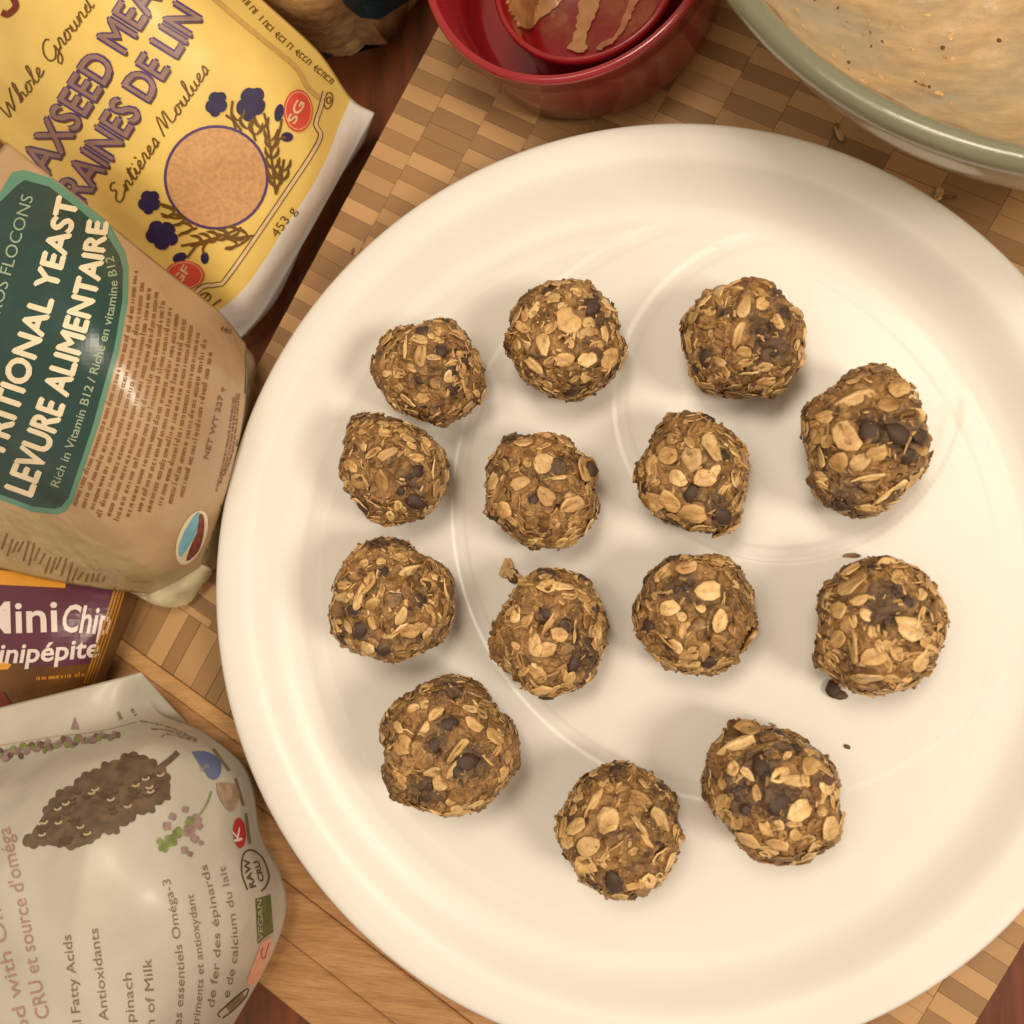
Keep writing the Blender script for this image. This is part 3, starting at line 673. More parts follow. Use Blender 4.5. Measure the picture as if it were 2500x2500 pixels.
def squiggle(bg, path, h, mat, name="lettering", off=.0003, seed=1, wordy=True, lw=None):
    r = random.Random(seed); L = spl(path, 80); n = len(L); tot = np.linalg.norm(np.diff(L, axis=0), axis=1).sum()
    t = 0; lines = []
    tan = np.gradient(L, axis=0); tan /= np.linalg.norm(tan, axis=1)[:, None]
    def pt(s, y):
        k = min(max(s / tot, 0), 1) * (n - 1); i = min(int(k), n - 2); b_ = L[i] + (L[i + 1] - L[i]) * (k - i); d = tan[i]; return b_ + np.array([d[1], -d[0]]) * y
    while t < tot - h:
        wl = r.randint(3, 8)
        for _ in range(wl):
            if t > tot - h * .5: break
            hh = h * r.choice((.6, .6, .62, 1.0)); w_ = h * r.uniform(.25, .42); ty = r.randrange(4)
            if ty == 0: lines.append([pt(t, 0), pt(t, hh)])
            elif ty == 1: lines.append([pt(t, 0), pt(t + w_ * .1, h * .55), pt(t + w_, h * .5), pt(t + w_, 0)])
            elif ty == 2: lines.append([pt(t + w_, h * .1), pt(t, h * .05), pt(t, h * .5), pt(t + w_, h * .5)])
            else: lines.append([pt(t, h * .3), pt(t + w_, h * .32), pt(t + w_ * .6, h * .6), pt(t, h * .3), pt(t + w_, 0)])
            t += w_ + h * .16
        t += h * .38
    return strokes(bg, lines, lw or h * .16, mat, name, off, smooth=False)
# simple joined handwriting
SC = {'W': (1.9, [[(0, 1.7), (.15, 2), (.3, 1.2), (.5, 0), (.95, 1.5), (1.1, .1), (1.5, 1.3), (1.8, 2.1)]]),
      'h': (.9, [[(0, .1), (.35, 1.3), (.4, 2.1), (.22, 1.9), (.2, 0), (.42, .8), (.6, .7), (.62, .1), (.9, .1)]]),
      'o': (.85, [[(0, .2), (.35, .95), (.1, .6), (.15, .05), (.5, .1), (.55, .75), (.35, .95), (.85, .7)]]),
      'l': (.6, [[(0, .1), (.4, 1.4), (.35, 2.1), (.2, 1.6), (.25, .1), (.6, .1)]]),
      'e': (.75, [[(0, .2), (.45, .6), (.4, .95), (.15, .7), (.2, .05), (.75, .2)]]),
      'G': (1.6, [[(1.2, 1.7), (.8, 2.1), (.2, 1.4), (.2, .4), (.7, 0), (1.2, .6), (1.25, 1.1), (1.3, -.4), (.9, -.9), (.8, -.3), (1.6, .3)]]),
      'r': (.7, [[(0, .1), (.25, 1.0), (.45, .8), (.42, .1), (.7, .1)]]),
      'u': (.9, [[(0, .2), (.15, .9), (.18, .1), (.5, .1), (.6, .9), (.62, .1), (.9, .1)]]),
      'n': (.95, [[(0, .1), (.15, .9), (.18, 0), (.35, .8), (.6, .8), (.62, .05), (.95, .1)]]),
      'd': (.95, [[(0, .2), (.45, .9), (.1, .6), (.15, .05), (.5, .2), (.65, 2.0), (.6, .1), (.95, .1)]]),
      'E': (1.3, [[(.95, 1.8), (.6, 2.1), (.25, 1.7), (.6, 1.15), (.15, .7), (.2, .1), (.7, 0), (1.3, .4)]]),
      't': (.6, [[(0, .2), (.3, 1.6), (.25, .1), (.6, .1)], [(.05, 1.2), (.6, 1.25)]]),
      'i': (.5, [[(0, .2), (.2, .9), (.2, .1), (.5, .1)], [(.22, 1.3), (.28, 1.4)]]),
      'è': (.75, [[(0, .2), (.45, .6), (.4, .95), (.15, .7), (.2, .05), (.75, .2)], [(.2, 1.6), (.4, 1.3)]]),
      's': (.65, [[(0, .1), (.35, 1.0), (.5, .4), (.3, 0), (.1, .1), (.65, .15)]]),
      'M': (2.0, [[(0, 0), (.4, 1.9), (.6, 1.8), (.65, .1), (1.1, 1.9), (1.25, 1.7), (1.3, .1), (2.0, .3)]]), ' ': (.6, [])}
def script(bg, txt, path, xh, lw, mat, name="lettering", off=.0003, shear=.25):
    x = 0; L = []
    for ch in txt:
        wd, st = SC[ch]
        for s in st: L.append([(x + a + b * shear, b) for a, b in spl(s, 22)])
        x += wd
    pth = spl(path, 80); n = len(pth); tan = np.gradient(pth, axis=0); tan /= np.linalg.norm(tan, axis=1)[:, None]; out = []
    for s in L:
        o_ = []
        for a, b in s:
            k = min(max(a / x, 0), 1) * (n - 1); i = min(int(k), n - 2); p_ = pth[i] + (pth[i + 1] - pth[i]) * (k - i); d = tan[i]
            o_.append(p_ + np.array([d[1], -d[0]]) * b * xh)
        out.append(o_)
    return strokes(bg, out, lw, mat, name, off, smooth=False)

# ---- yellow flaxseed bag
M_yel = plastic("yellow_film", rgb(234, 202, 112), .46, .25, 26, .004)
M_wht = plastic("white_film", rgb(236, 230, 222), .45, .35, 40, .004)
T = lambda L, s=2.034: [(x / s, y / s) for x, y in L]
flax = bag("flaxseed_bag", [
    [(560, 850, -.008), (640, 765, -.004), (742, 592, -.002), (826, 440, -.002), (915, 276, -.004)],
    [(528, 765, .008), (592, 712, .016), (690, 568, .018), (786, 415, .018), (858, 240, .006)],
    [(400, 665, .02), (470, 520, .040), (580, 370, .044), (700, 225, .040), (778, 126, .022)],
    [(200, 500, .038), (300, 370, .060), (430, 210, .066), (555, 70, .060), (648, 6, .040)],
    [(0, 345, .046), (110, 190, .072), (240, 40, .084), (370, -110, .08), (500, -130, .05)],
    [(-220, 170, .05), (-80, 30, .075), (50, -120, .09), (200, -260, .085), (330, -280, .05)]],
    84, 100, [M_yel, M_wht], lambda u, v: 1 if v < 1 - .10 * math.sin(u * 2.2) * 0 else 0,
    "yellow flaxseed bag with purple titles and white bottom fold, upper left beside the board", "food bag", wr=.0016, wsc=38, seed=5)
M_purp = simple("purple_ink", rgb(88, 62, 112), .45, .12, 200)
M_taupe = simple("taupe_ink", rgb(150, 118, 106), .45, .15, 200)
M_navy = simple("navy_ink", rgb(48, 38, 78), .5, .3, 260)
M_brown = simple("brown_ink", rgb(110, 76, 28), .5, .2, 200)
M_red = simple("red_ink", rgb(214, 82, 62), .45, .1, 200)
M_pale = simple("pale_ink", rgb(226, 196, 150), .5, .1, 200)
M_dkred = simple("dark_red_ink", rgb(120, 44, 20), .5)
M_meal = simple("flax_meal_print", rgb(206, 158, 108), .5, .16, 700)
def heavy(bg, txt, path, cap, mat, name, off, shifts, cap1=None):
    for k, (a, b) in enumerate(shifts): text_line(bg, txt, path, cap, mat, name, off + .00002 * k, 0., dx=a, dy=b, cap1=cap1)
def outlined(bg, txt, path, cap, bold, cap1=None):
    heavy(bg, txt, path, cap, M_brown, "title_shadow", .00020, [(6, 8), (2, 7)], cap1)
    heavy(bg, txt, path, cap, M_purp, "title_outline", .00028, [(-4.5, -3), (4.5, 3), (-3, 4.5), (3, -4.5), (0, 0)], cap1)
    heavy(bg, txt, path, cap, M_taupe, "title_lettering", .00044, [(-1.5, -1), (1.5, 1)], cap1)
outlined(flax, "AXSEED MEAL", [(118, 428), (258, 205), (416, -46)], 80, .0)
outlined(flax, "RAINES DE LIN", [(205, 497), (340, 285), (492, 44)], 78, .0)
script(flax, "Whole Ground", [(18, 300), (115, 170), (232, 12)], 23, 4.2, M_brown)
script(flax, "Entières Moulues", [(290, 500), (390, 350), (512, 172)], 21, 4.2, M_brown)
poly(flax, ell(528, 433, 128, 128), M_purp, "emblem_ring", .00028); poly(flax, ell(528, 433, 121, 121), M_meal, "emblem_disc", .0004)
for cx, cy, r1, r2 in ((1075, 515, 50, 62), (1247, 515, 66, 84), (743, 1002, 52, 58), (805, 1165, 78, 68)):
    poly(flax, ell(cx / 2.034, cy / 2.034, r1 / 2.034, r2 / 2.034, .4, 50, .13, 5), M_navy, "flower_print", .0004)
for cx, cy, r1, r2, ro in ((1385, 560, 22, 44, .2), (1425, 680, 30, 24, 0), (893, 1278, 36, 24, -.4), (1018, 1280, 20, 30, 0)):
    poly(flax, ell(cx / 2.034, cy / 2.034, r1 / 2.034, r2 / 2.034, ro, 24), M_navy, "bud_print", .0004)
stems = [T(a) for a in ([(1370, 965), (1350, 800), (1330, 640), (1310, 560)], [(1370, 965), (1395, 880), (1410, 790)], [(1345, 760), (1385, 660), (1400, 590)],
    [(1345, 740), (1390, 690), (1420, 680)], [(1270, 700), (1250, 640), (1245, 590)], [(1200, 650), (1160, 600), (1120, 570)], [(1170, 640), (1150, 560), (1155, 500)],
    [(1260, 1170), (1160, 1180), (1080, 1160)], [(1200, 1130), (1100, 1170), (1000, 1200), (900, 1220)], [(1000, 1190), (960, 1240), (930, 1280)], [(1040, 1190), (1010, 1230), (1015, 1262)],
    [(980, 1130), (930, 1150), (885, 1170)], [(880, 1040), (830, 1020), (790, 1010)], [(920, 1080), (860, 1080), (800, 1060)], [(1240, 1180), (1180, 1220), (1120, 1230)])]
strokes(flax, stems, 6, M_brown, "stem_print", .00042)
lv = []
for k, (x, y) in enumerate([(1345, 700), (1350, 740), (1350, 790), (1355, 840), (1360, 890), (1370, 930), (1400, 900), (1410, 850), (1225, 640), (1270, 670), (1300, 640), (1180, 600)]):
    for s in (-1, 1): lv.append(T([(x, y), (x + s * 26, y - 26), (x + s * 34, y - 62)]))
for x, y in [(1230, 1165), (1190, 1150), (1140, 1165), (1090, 1175), (1050, 1185), (1010, 1195), (960, 1130), (920, 1090), (870, 1050), (1180, 1210)]:
    for s in (-1, 1): lv.append(T([(x, y), (x - 30, y + s * 22), (x - 66, y + s * 26)]))
strokes(flax, lv, 8.5, M_brown, "leaf_print", .00044, taper=True)
for (cx, cy, rx, ry, t_, p_) in ((1480, 550, 72, 105, "SG", [(1462, 618), (1512, 512)]), (918, 1365, 98, 72, "GF", [(890, 1420), (950, 1335)])):
    poly(flax, ell(cx / 2.034, cy / 2.034, rx / 2.034, ry / 2.034), M_red, "badge", .00048)
    strokes(flax, [ell(cx / 2.034, cy / 2.034, rx / 2.034 * .88, ry / 2.034 * .88, 0, 36)], 1.6, M_pale, "badge_rim", .00056, closed=True, smooth=False)
    text_line(flax, t_, T(p_), 22, M_pale, "badge_lettering", .00058, .02)
bl = T([(1612, 455), (1590, 540), (1566, 620), (1583, 700), (1400, 985), (1130, 1375), (1075, 1412), (1010, 1422), (955, 1470)])
strokes(flax, [bl], 13, M_brown, "border_line", .00030); strokes(flax, [bl], 8, M_pale, "border_fill", .00040)
strokes(flax, [T([(1050, -20), (1200, 110), (1340, 225), (1470, 335), (1525, 430), (1590, 490)])], 13, simple("tan_ink", rgb(206, 168, 96), .5), "border_line", .0003)
strokes(flax, [ell(1630 / 2.034, 500 / 2.034, 10, 20, .2), ell(1632 / 2.034, 498 / 2.034, 5, 8, .2)], 3, M_brown, "scroll_print", .0004, closed=True, smooth=False)
strokes(flax, [ell(1020 / 2.034, 1475 / 2.034, 14, 10, -.3), T([(1005, 1490), (1035, 1460)]), T([(1050, 1520), (1100, 1485)])], 4, M_brown, "symbol_print", .0004, smooth=False)
text_line(flax, "453 g", T([(1378, 1182), (1475, 1045)]), 23, M_brown, "lettering", .0003)
for k, pth in enumerate(([(1170, -30), (1330, 150), (1500, 300), (1665, 440)], )):
    squiggle(flax, T(pth), 26, M_brown, seed=k, lw=3.2)
strokes(flax, [T([(60, -20), (80, 30), (40, 70), (10, 60)])], 16, M_dkred, "logo_print", .0004)

# ---- nutritional yeast bag
M_kraft = plastic("tan_yeast_film", rgb(182, 150, 114), .28, .6, 34, .004)
M_side = plastic("yeast_side_film", rgb(176, 154, 112), .32, .6, 50, .005, .12)
yeast = bag("yeast_bag", [
    [(462, 1410, .002), (490, 1382, .012), (537, 1250, .022), (580, 1090, .026), (603, 940, .026), (600, 838, .016)],
    [(385, 1446, .012), (380, 1390, .030), (440, 1230, .044), (485, 1050, .050), (512, 890, .047), (532, 757, .030)],
    [(264, 1440, .020), (270, 1338, .042), (320, 1180, .060), (360, 1000, .067), (392, 810, .063), (412, 664, .047)],
    [(130, 1418, .024), (140, 1268, .047), (172, 1110, .070), (220, 900, .079), (258, 720, .075), (298, 571, .058)],
    [(0, 1387, .024), (0, 1238, .047), (20, 1040, .072), (60, 800, .083), (102, 620, .080), (184, 476, .065)],
    [(-200, 1330, .02), (-200, 1180, .042), (-180, 980, .07), (-130, 740, .082), (-100, 500, .08), (16, 346, .068)]],
    96, 84, [M_kraft, M_side], lambda u, v: 1 if u < 1 else 0,
    "tan nutritional yeast bag with dark green label lying over the yellow bag's corner", "food bag", wr=.0015, wsc=48, seed=9)
M_teal = plastic("dark_green_print", rgb(34, 66, 60), .28, .3, 40, .003, .15, .3)
M_mint = plastic("mint_print", rgb(94, 140, 118), .32, .3, 40, .003)
M_cream = simple("cream_ink", rgb(232, 216, 184), .4, .06, 200)
M_mintx = simple("pale_mint_ink", rgb(150, 166, 138), .4, .1, 200)
M_bink = simple("tan_brown_ink", rgb(134, 92, 54), .5, .2, 200)
lab = [(-40, 500), (0, 470), (30, 420), (60, 415), (128, 436), (206, 498), (270, 550), (306, 616), (314, 655), (312, 736), (291, 856), (237, 1050), (178, 1224), (158, 1250), (138, 1256), (78, 1249), (0, 1220), (-40, 1205)]
poly(yeast, lab, M_mint, "label_edge", .00016, step=11)
lc = np.array(lab); ctr_ = np.array([120, 850]); inner = [(-40, 520), (2, 492), (40, 455), (60, 440), (120, 456), (196, 514), (256, 566), (291, 624), (300, 660), (298, 736), (278, 853), (225, 1044), (168, 1214), (150, 1236), (134, 1242), (80, 1236), (0, 1206), (-40, 1192)]
poly(yeast, inner, M_teal, "label", .00028, step=11)
heavy(yeast, "LEVURE ALIMENTAIRE", [(78, 1212), (162, 976), (238, 700), (262, 545)], 70, M_cream, "lettering", .00040, [(-3.5, 0), (0, 0), (3.5, 0), (0, 3), (0, -3)], 48)
heavy(yeast, "NUTRITIONAL YEAST", [(-35, 1230), (42, 1010), (120, 770), (168, 590), (190, 490)], 66, M_cream, "lettering", .00040, [(-3.5, 0), (0, 0), (3.5, 0), (0, 3), (0, -3)], 50)
text_line(yeast, "GROS FLOCONS", [(-8, 800), (34, 650), (82, 482)], 30, M_mintx, "lettering", .00044, .0)
text_line(yeast, "Rich in Vitamin B12 / Riche en vitamine B12", [(143, 1190), (200, 1036), (266, 815), (286, 700), (276, 626)], 21, M_mintx, "lettering", .00044, .012)
a0 = np.array([(186, 1234), (255, 1040), (315, 820), (338, 650)], float); a1 = np.array([(446, 1216), (478, 1090), (503, 950), (524, 832)], float)
ST = [0, .02, .05, -.01, .0, .08, .0, -.03, .0, .0, .1, .2]
for k in range(12):
    t = k / 11; base_ = a0 * (1 - t) + a1 * t; s0 = base_[0] + (base_[1] - base_[0]) * (-.28 * math.sin(t * 3.1) + .1 * ((k * 37) % 5) / 5)
    e_ = base_[3] + (base_[2] - base_[3]) * (.02 + .12 * ((k * 29) % 7) / 7)
    squiggle(yeast, [s0, base_[1], base_[2], e_], 14, M_bink, seed=40 + k, lw=3.4)
text_line(yeast, "NET WT 227 g", [(508, 1122), (530, 1035), (550, 946)], 12, M_bink, "lettering", .0003, .02)
for k in range(3): squiggle(yeast, [(530 + k * 10, 1200 - k * 20), (556 + k * 8, 1090), (574 + k * 6, 960)], 6, M_bink, seed=70 + k, lw=1.8)
squiggle(yeast, [(538, 806), (566, 818)], 18, M_brown, seed=3)
poly(yeast, ell(468, 1312, 32, 70, .38), M_cream, "seal_badge", .0003)
M_blue = simple("light_blue_ink", rgb(120, 176, 196), .45); M_mar = simple("maroon_ink", rgb(128, 66, 58), .5, .3, 500)
poly(yeast, [(448, 1300), (474, 1258), (486, 1252), (478, 1300), (462, 1330), (440, 1360), (436, 1335)], M_blue, "seal_sky", .0004, 40)
poly(yeast, [(480, 1300), (486, 1255), (497, 1262), (497, 1300), (484, 1345), (455, 1370), (462, 1340)], M_mar, "seal_hills", .0004, 40)
strokes(yeast, [[(602, 850), (599, 960), (578, 1095), (536, 1252), (494, 1375)]], 6, M_teal, "seam_line", .0003)
for k in range(26):                                     # dark print lines on the side panel
    x = 18 + k * 13.2; yb = 1262 + k * 6.2
    strokes(yeast, [[(x, yb + 40 + 8 * math.sin(k)), (x - 14, yb + 78 + 12 * math.sin(k * 1.7))]], 4.5, M_bink, "side_print", .0003, smooth=False)
M_clear, nt, b = new_mat("clear_cream_film")
b.inputs['Base Color'].default_value = (.78, .70, .46, 1); b.inputs['Roughness'].default_value = .15; b.inputs['Alpha'].default_value = .5; b.inputs['Coat Weight'].default_value = .6
bump(nt, b, noise(nt, coords(nt), 90, 3), .5, .004)
def flange(bg, grid, nm, mat, nu=30, nv=12, wr=.001, seed=2):
    G = np.array(grid, float); A = cr(G, np.linspace(0, len(G) - 1, nv)); A = cr(A.transpose(1, 0, 2), np.linspace(0, G.shape[1] - 1, nu)).transpose(1, 0, 2)
    P = Wn(A.reshape(-1, 3)); P[:, 2] += vnoise(P * 130, seed) * wr
    f = [(j * nu + i, j * nu + i + 1, (j + 1) * nu + i + 1, (j + 1) * nu + i) for j in range(nv - 1) for i in range(nu - 1)]
    me = mesh(nm, P, f); o = obj(nm, me, mat, bg[0]); m_ = o.modifiers.new("s", 'SOLIDIFY'); m_.thickness = .0003; return o
flange(yeast, [[(598, 842, .014), (600, 960, .022), (577, 1095, .022), (533, 1255, .018), (486, 1386, .008)],
               [(618, 868, .006), (612, 1000, .010), (588, 1120, .010), (556, 1250, .008), (512, 1395, .004)],
               [(623, 890, .0015), (612, 1030, .0015), (592, 1150, .0015), (566, 1260, .0015), (528, 1388, .0015)]], "clear_seal", M_clear)
flange(yeast, [[(486, 1375, .012), (430, 1408, .012), (370, 1435, .012), (300, 1440, .018)], [(520, 1392, .008), (455, 1440, .010), (395, 1460, .010), (310, 1448, .016)],
               [(505, 1425, .003), (462, 1470, .004), (418, 1484, .006), (330, 1456, .012)]], "clear_corner", M_clear, wr=.004, seed=6)

# ---- chocolate chip bag
M_pl = plastic("purple_film", rgb(92, 44, 62), .35, .3, 60, .003); M_or = plastic("orange_film", rgb(214, 150, 50), .35, .3, 60, .003)
M_bag_b = plastic("brown_film", rgb(104, 66, 28), .35, .5, 60, .003, .3)
chip = bag("chocolate_chip_bag", [
    [(-160, 1360, .018), (0, 1372, .020), (150, 1395, .020), (285, 1420, .016), (345, 1428, .006)],
    [(-160, 1470, .024), (0, 1480, .027), (150, 1485, .027), (270, 1500, .019), (318, 1510, .006)],
    [(-160, 1590, .026), (0, 1600, .029), (140, 1600, .028), (232, 1610, .019), (272, 1620, .006)],
    [(-160, 1760, .018), (0, 1760, .020), (120, 1750, .020), (180, 1745, .015), (228, 1735, .006)]],
    50, 40, [M_bag_b], lambda u, v: 0, "purple and gold chocolate chip bag wedged between the yeast bag and the white pouch", "food bag", floor=.0003, wr=.0006, wsc=60, seed=21)
poly(chip, [(-60, 1395), (150, 1425), (150, 1440), (-60, 1436)], M_or, "gold_band", .0002)
poly(chip, [(-60, 1380), (160, 1410), (298, 1436), (272, 1500), (235, 1618), (150, 1626), (60, 1626), (20, 1612), (-60, 1620)], M_pl, "purple_panel", .0003)
poly(chip, [(-60, 1384), (160, 1412), (160, 1436), (0, 1428), (-60, 1424)], M_or, "gold_band", .0004)
poly(chip, [(-60, 1600), (0, 1612), (30, 1622), (20, 1634), (-60, 1636)], M_or, "gold_band", .00045)
text_line(chip, "Mini", [(-52, 1547), (142, 1541)], 76, simple("white_ink", rgb(222, 206, 200), .4, .04), "lettering", .0005, .016)
M_wink = bpy.data.materials["white_ink"]
text_line(chip, "Chip", [(152, 1541), (268, 1548)], 66, M_wink, "lettering", .0005, .018, .2)
text_line(chip, "minipépite", [(-60, 1618), (70, 1616), (244, 1602)], 46, M_wink, "lettering", .0005, .02, .2)
squiggle(chip, [(90, 1660), (215, 1650)], 12, M_or, seed=8)
poly(chip, [(-60, 1690), (10, 1690), (40, 1740), (-60, 1770)], M_dkred, "red_patch", .0004)
M_gold = plastic("gold_crimp", rgb(176, 122, 44), .3, .2, 60, .002)
strokes(chip, [[(303 - k * 7.5, 1440), (268 - k * 7.5, 1550), (226 - k * 7, 1668)] for k in range(4)], 4.6, M_gold, "crimped_seal", .0006)

# ---- white pouch
M_pouch = plastic("white_pouch_film", rgb(184, 178, 164), .44, .5, 30, .004)
pouch = bag("white_pouch", [
    [(-160, 1770, .040), (0, 1727, .040), (150, 1690, .036), (270, 1660, .031), (344, 1641, .024)],
    [(-160, 1870, .046), (0, 1838, .046), (150, 1800, .044), (290, 1768, .033), (384, 1735, .016)],
    [(-160, 1960, .062), (20, 1930, .064), (210, 1870, .062), (390, 1815, .050), (502, 1790, .018)],
    [(-160, 2080, .074), (50, 2050, .076), (270, 1980, .072), (480, 1925, .052), (607, 1885, .012)],
    [(-160, 2200, .080), (60, 2180, .081), (310, 2110, .076), (520, 2060, .052), (636, 2035, .012)],
    [(-160, 2340, .080), (70, 2320, .081), (330, 2250, .076), (560, 2200, .050), (698, 2180, .012)],
    [(-160, 2480, .075), (80, 2460, .076), (330, 2400, .070), (550, 2350, .046), (672, 2315, .012)],
    [(-160, 2660, .068), (90, 2640, .070), (320, 2590, .062), (470, 2560, .036), (560, 2520, .008)]],
    90, 110, [M_pouch], lambda u, v: 0, "off white pouch printed with a grey seed cone and small badges, lower left corner", "food bag", wr=.0016, wsc=38, seed=33)
T4 = lambda L: [(x / 2.576, 1800 + y / 2.576) for x, y in L]
T3 = lambda L: [(x / 2.576, 1300 + y / 2.576) for x, y in L]
M_cone = simple("cone_print_ink", rgb(98, 80, 62), .5, .35, 260); M_gink = simple("grey_ink", rgb(124, 106, 84), .5, .15)
M_pink = simple("mauve_ink", rgb(164, 128, 112), .5, .1); M_lav = simple("lavender_ink", rgb(142, 116, 112), .5, .3, 300); M_grn = simple("green_ink", rgb(122, 134, 76), .5, .3, 300)
cone = T4([(140, 640), (200, 600), (260, 540), (280, 450), (330, 390), (380, 330), (450, 310), (500, 250), (560, 215), (620, 200), (660, 160), (730, 150), (790, 105), (850, 100), (900, 120), (960, 140), (1000, 180), (1040, 200), (1060, 240), (1070, 290), (1050, 340), (1065, 385), (1020, 410), (980, 430), (960, 470), (900, 480), (860, 490), (820, 540), (760, 560), (740, 600), (690, 610), (650, 590), (610, 640), (560, 665), (500, 680), (460, 705), (410, 690), (360, 680), (330, 630), (290, 670), (230, 690), (170, 690)])
cs = spl(np.vstack([cone, cone[:1]]), 260)[:-1]; tt = np.gradient(cs, axis=0); tt /= np.linalg.norm(tt, axis=1)[:, None]
cs = cs + np.stack([tt[:, 1], -tt[:, 0]], 1) * (np.abs(np.sin(np.arange(len(cs)) * math.pi / 7.2)) * 7 - 3)[:, None]
poly(pouch, cs, M_cone, "cone_print", .00026)
M_cdk = simple("cone_dark_ink", rgb(84, 66, 48), .5, .2); M_clt = simple("cone_light_ink", rgb(176, 156, 128), .5, .1)
r_ = random.Random(4); dk, lt = [], []
for k in range(90):
    t = r_.random(); cx = 230 + t * 780; wd = 150 * math.sin(min(1, t * 1.15 + .12) * math.pi * .9) + 30; cy = 600 - t * 330 + r_.uniform(-1, 1) * wd * .85
    (dk if k % 3 else lt).append(T4([(cx - 22, cy + 6), (cx - 8, cy + 14), (cx + 14, cy + 8), (cx + 22, cy - 6)]))
strokes(pouch, dk, 5.5, M_cdk, "cone_scales", .00036); strokes(pouch, lt[:16], 5, M_clt, "cone_highlights", .00038)
strokes(pouch, [T4([(1000, 195), (1060, 150), (1120, 95)])], 14, M_cone, "cone_stalk", .0003)
for (cx, cy, rr_, m_) in ((1165, 455, 22, M_lav), (1085, 500, 24, M_lav), (1050, 560, 28, M_lav), (1230, 520, 36, M_lav), (1255, 560, 22, M_lav), (1190, 590, 40, M_lav), (1225, 640, 26, M_lav), (1160, 710, 24, M_lav), (1195, 735, 18, M_lav), (1265, 665, 16, M_lav), (1120, 600, 34, M_grn), (1075, 650, 40, M_grn), (1030, 690, 34, M_grn), (1005, 655, 22, M_grn), (1195, 530, 30, M_grn)):
    poly(pouch, ell(cx / 2.576, 1800 + cy / 2.576, rr_ / 2.576, rr_ / 2.576, cx, 20, .2, 4), m_, "herb_print", .0003)
strokes(pouch, [T4([(1255, 490), (1300, 420), (1330, 340)])], 4, M_grn, "herb_stalk", .0003)
r_ = random.Random(9)
for k in range(46):                                     # lavender sprig along the flap
    t = k / 45; cx = -20 + t * 760; cy = 1420 - 150 * t ** .8 + r_.uniform(-38, 42) * (1 - .75 * t)
    poly(pouch, ell(cx / 2.576, 1300 + cy / 2.576, r_.uniform(9, 15) * (1 - .35 * t), r_.uniform(5, 9), r_.uniform(0, 3), 12), (M_lav, M_cone, M_grn, M_lav)[k % 4], "lavender_print", .0003 + .00002 * (k % 4))
poly(pouch, T3([(445, 1240), (470, 1160), (500, 1240)]), M_lav, "lavender_print", .0003)
M_badge = simple("blue_ink", rgb(84, 100, 146), .45); M_nut = simple("nut_ink", rgb(160, 132, 108), .5, .3, 400); M_redk = simple("crimson_ink", rgb(178, 44, 42), .45)
poly(pouch, T4([(1205, 92), (1290, 90), (1370, 130), (1392, 190), (1370, 255), (1325, 262), (1280, 210)]), M_badge, "drop_badge", .0003, 50)
squiggle(pouch, T4([(1270, 220), (1350, 150)]), 14, M_clt, seed=4, off=.0004)
poly(pouch, T4([(1360, 290), (1420, 285), (1480, 300), (1502, 380), (1480, 450), (1445, 468), (1400, 420), (1370, 360)]), M_nut, "nut_badge", .0003, 50)
poly(pouch, ell(1505 / 2.576, 1800 + 602 / 2.576, 40 / 2.576, 95 / 2.576, -.06), M_redk, "kosher_badge", .0003)
text_line(pouch, "K", T4([(1522, 648), (1500, 560)]), 20, M_wink, "lettering", .0004, .01)
for L in ([(1340, 75), (1440, 210)], [(1480, 260), (1530, 430)], [(1545, 480), (1570, 670)]): strokes(pouch, [T4(L)], 7, M_gink, "side_lettering", .0003, smooth=False)
strokes(pouch, [T4([(1555, 960), (1520, 850), (1530, 740), (1580, 710), (1650, 760), (1690, 870), (1670, 940), (1640, 970)])], 3.5, M_cdk, "raw_badge", .0003)
text_line(pouch, "RAW", T4([(1610, 940), (1580, 850), (1570, 765)]), 15, M_cdk, "lettering", .0003, .02)
text_line(pouch, "CRU", T4([(1660, 905), (1645, 840), (1625, 775)]), 13, M_cdk, "lettering", .0003, .02)
M_vg = simple("olive_green_ink", rgb(88, 98, 56), .5, .2)
poly(pouch, T4([(1605, 1018), (1700, 990), (1718, 1225), (1665, 1260), (1620, 1300)]), M_vg, "vegan_badge", .0003)
text_line(pouch, "VEGAN", T4([(1648, 1280), (1650, 1150), (1642, 1020)]), 12, M_clt, "lettering", .0004, .01)
poly(pouch, T4([(1705, 1250), (1640, 1290), (1600, 1400), (1550, 1530), (1570, 1570), (1620, 1530), (1680, 1400), (1712, 1310)]), simple("pink_ink", rgb(216, 160, 136), .5), "pink_panel", .0003)
strokes(pouch, [T4([(1690, 1290), (1660, 1390), (1640, 1360), (1650, 1320)])], 2.5, M_mar, "pink_panel_mark", .0004)
strokes(pouch, [T4([(1385, 1760), (1370, 1740), (1420, 1690), (1500, 1620), (1560, 1580), (1540, 1640), (1460, 1720), (1400, 1765)])], 3, M_cdk, "oval_badge", .0003)
strokes(pouch, [T4([(1430, 1710), (1530, 1620)])], 14, M_gink, "oval_badge_mark", .0004, smooth=False)
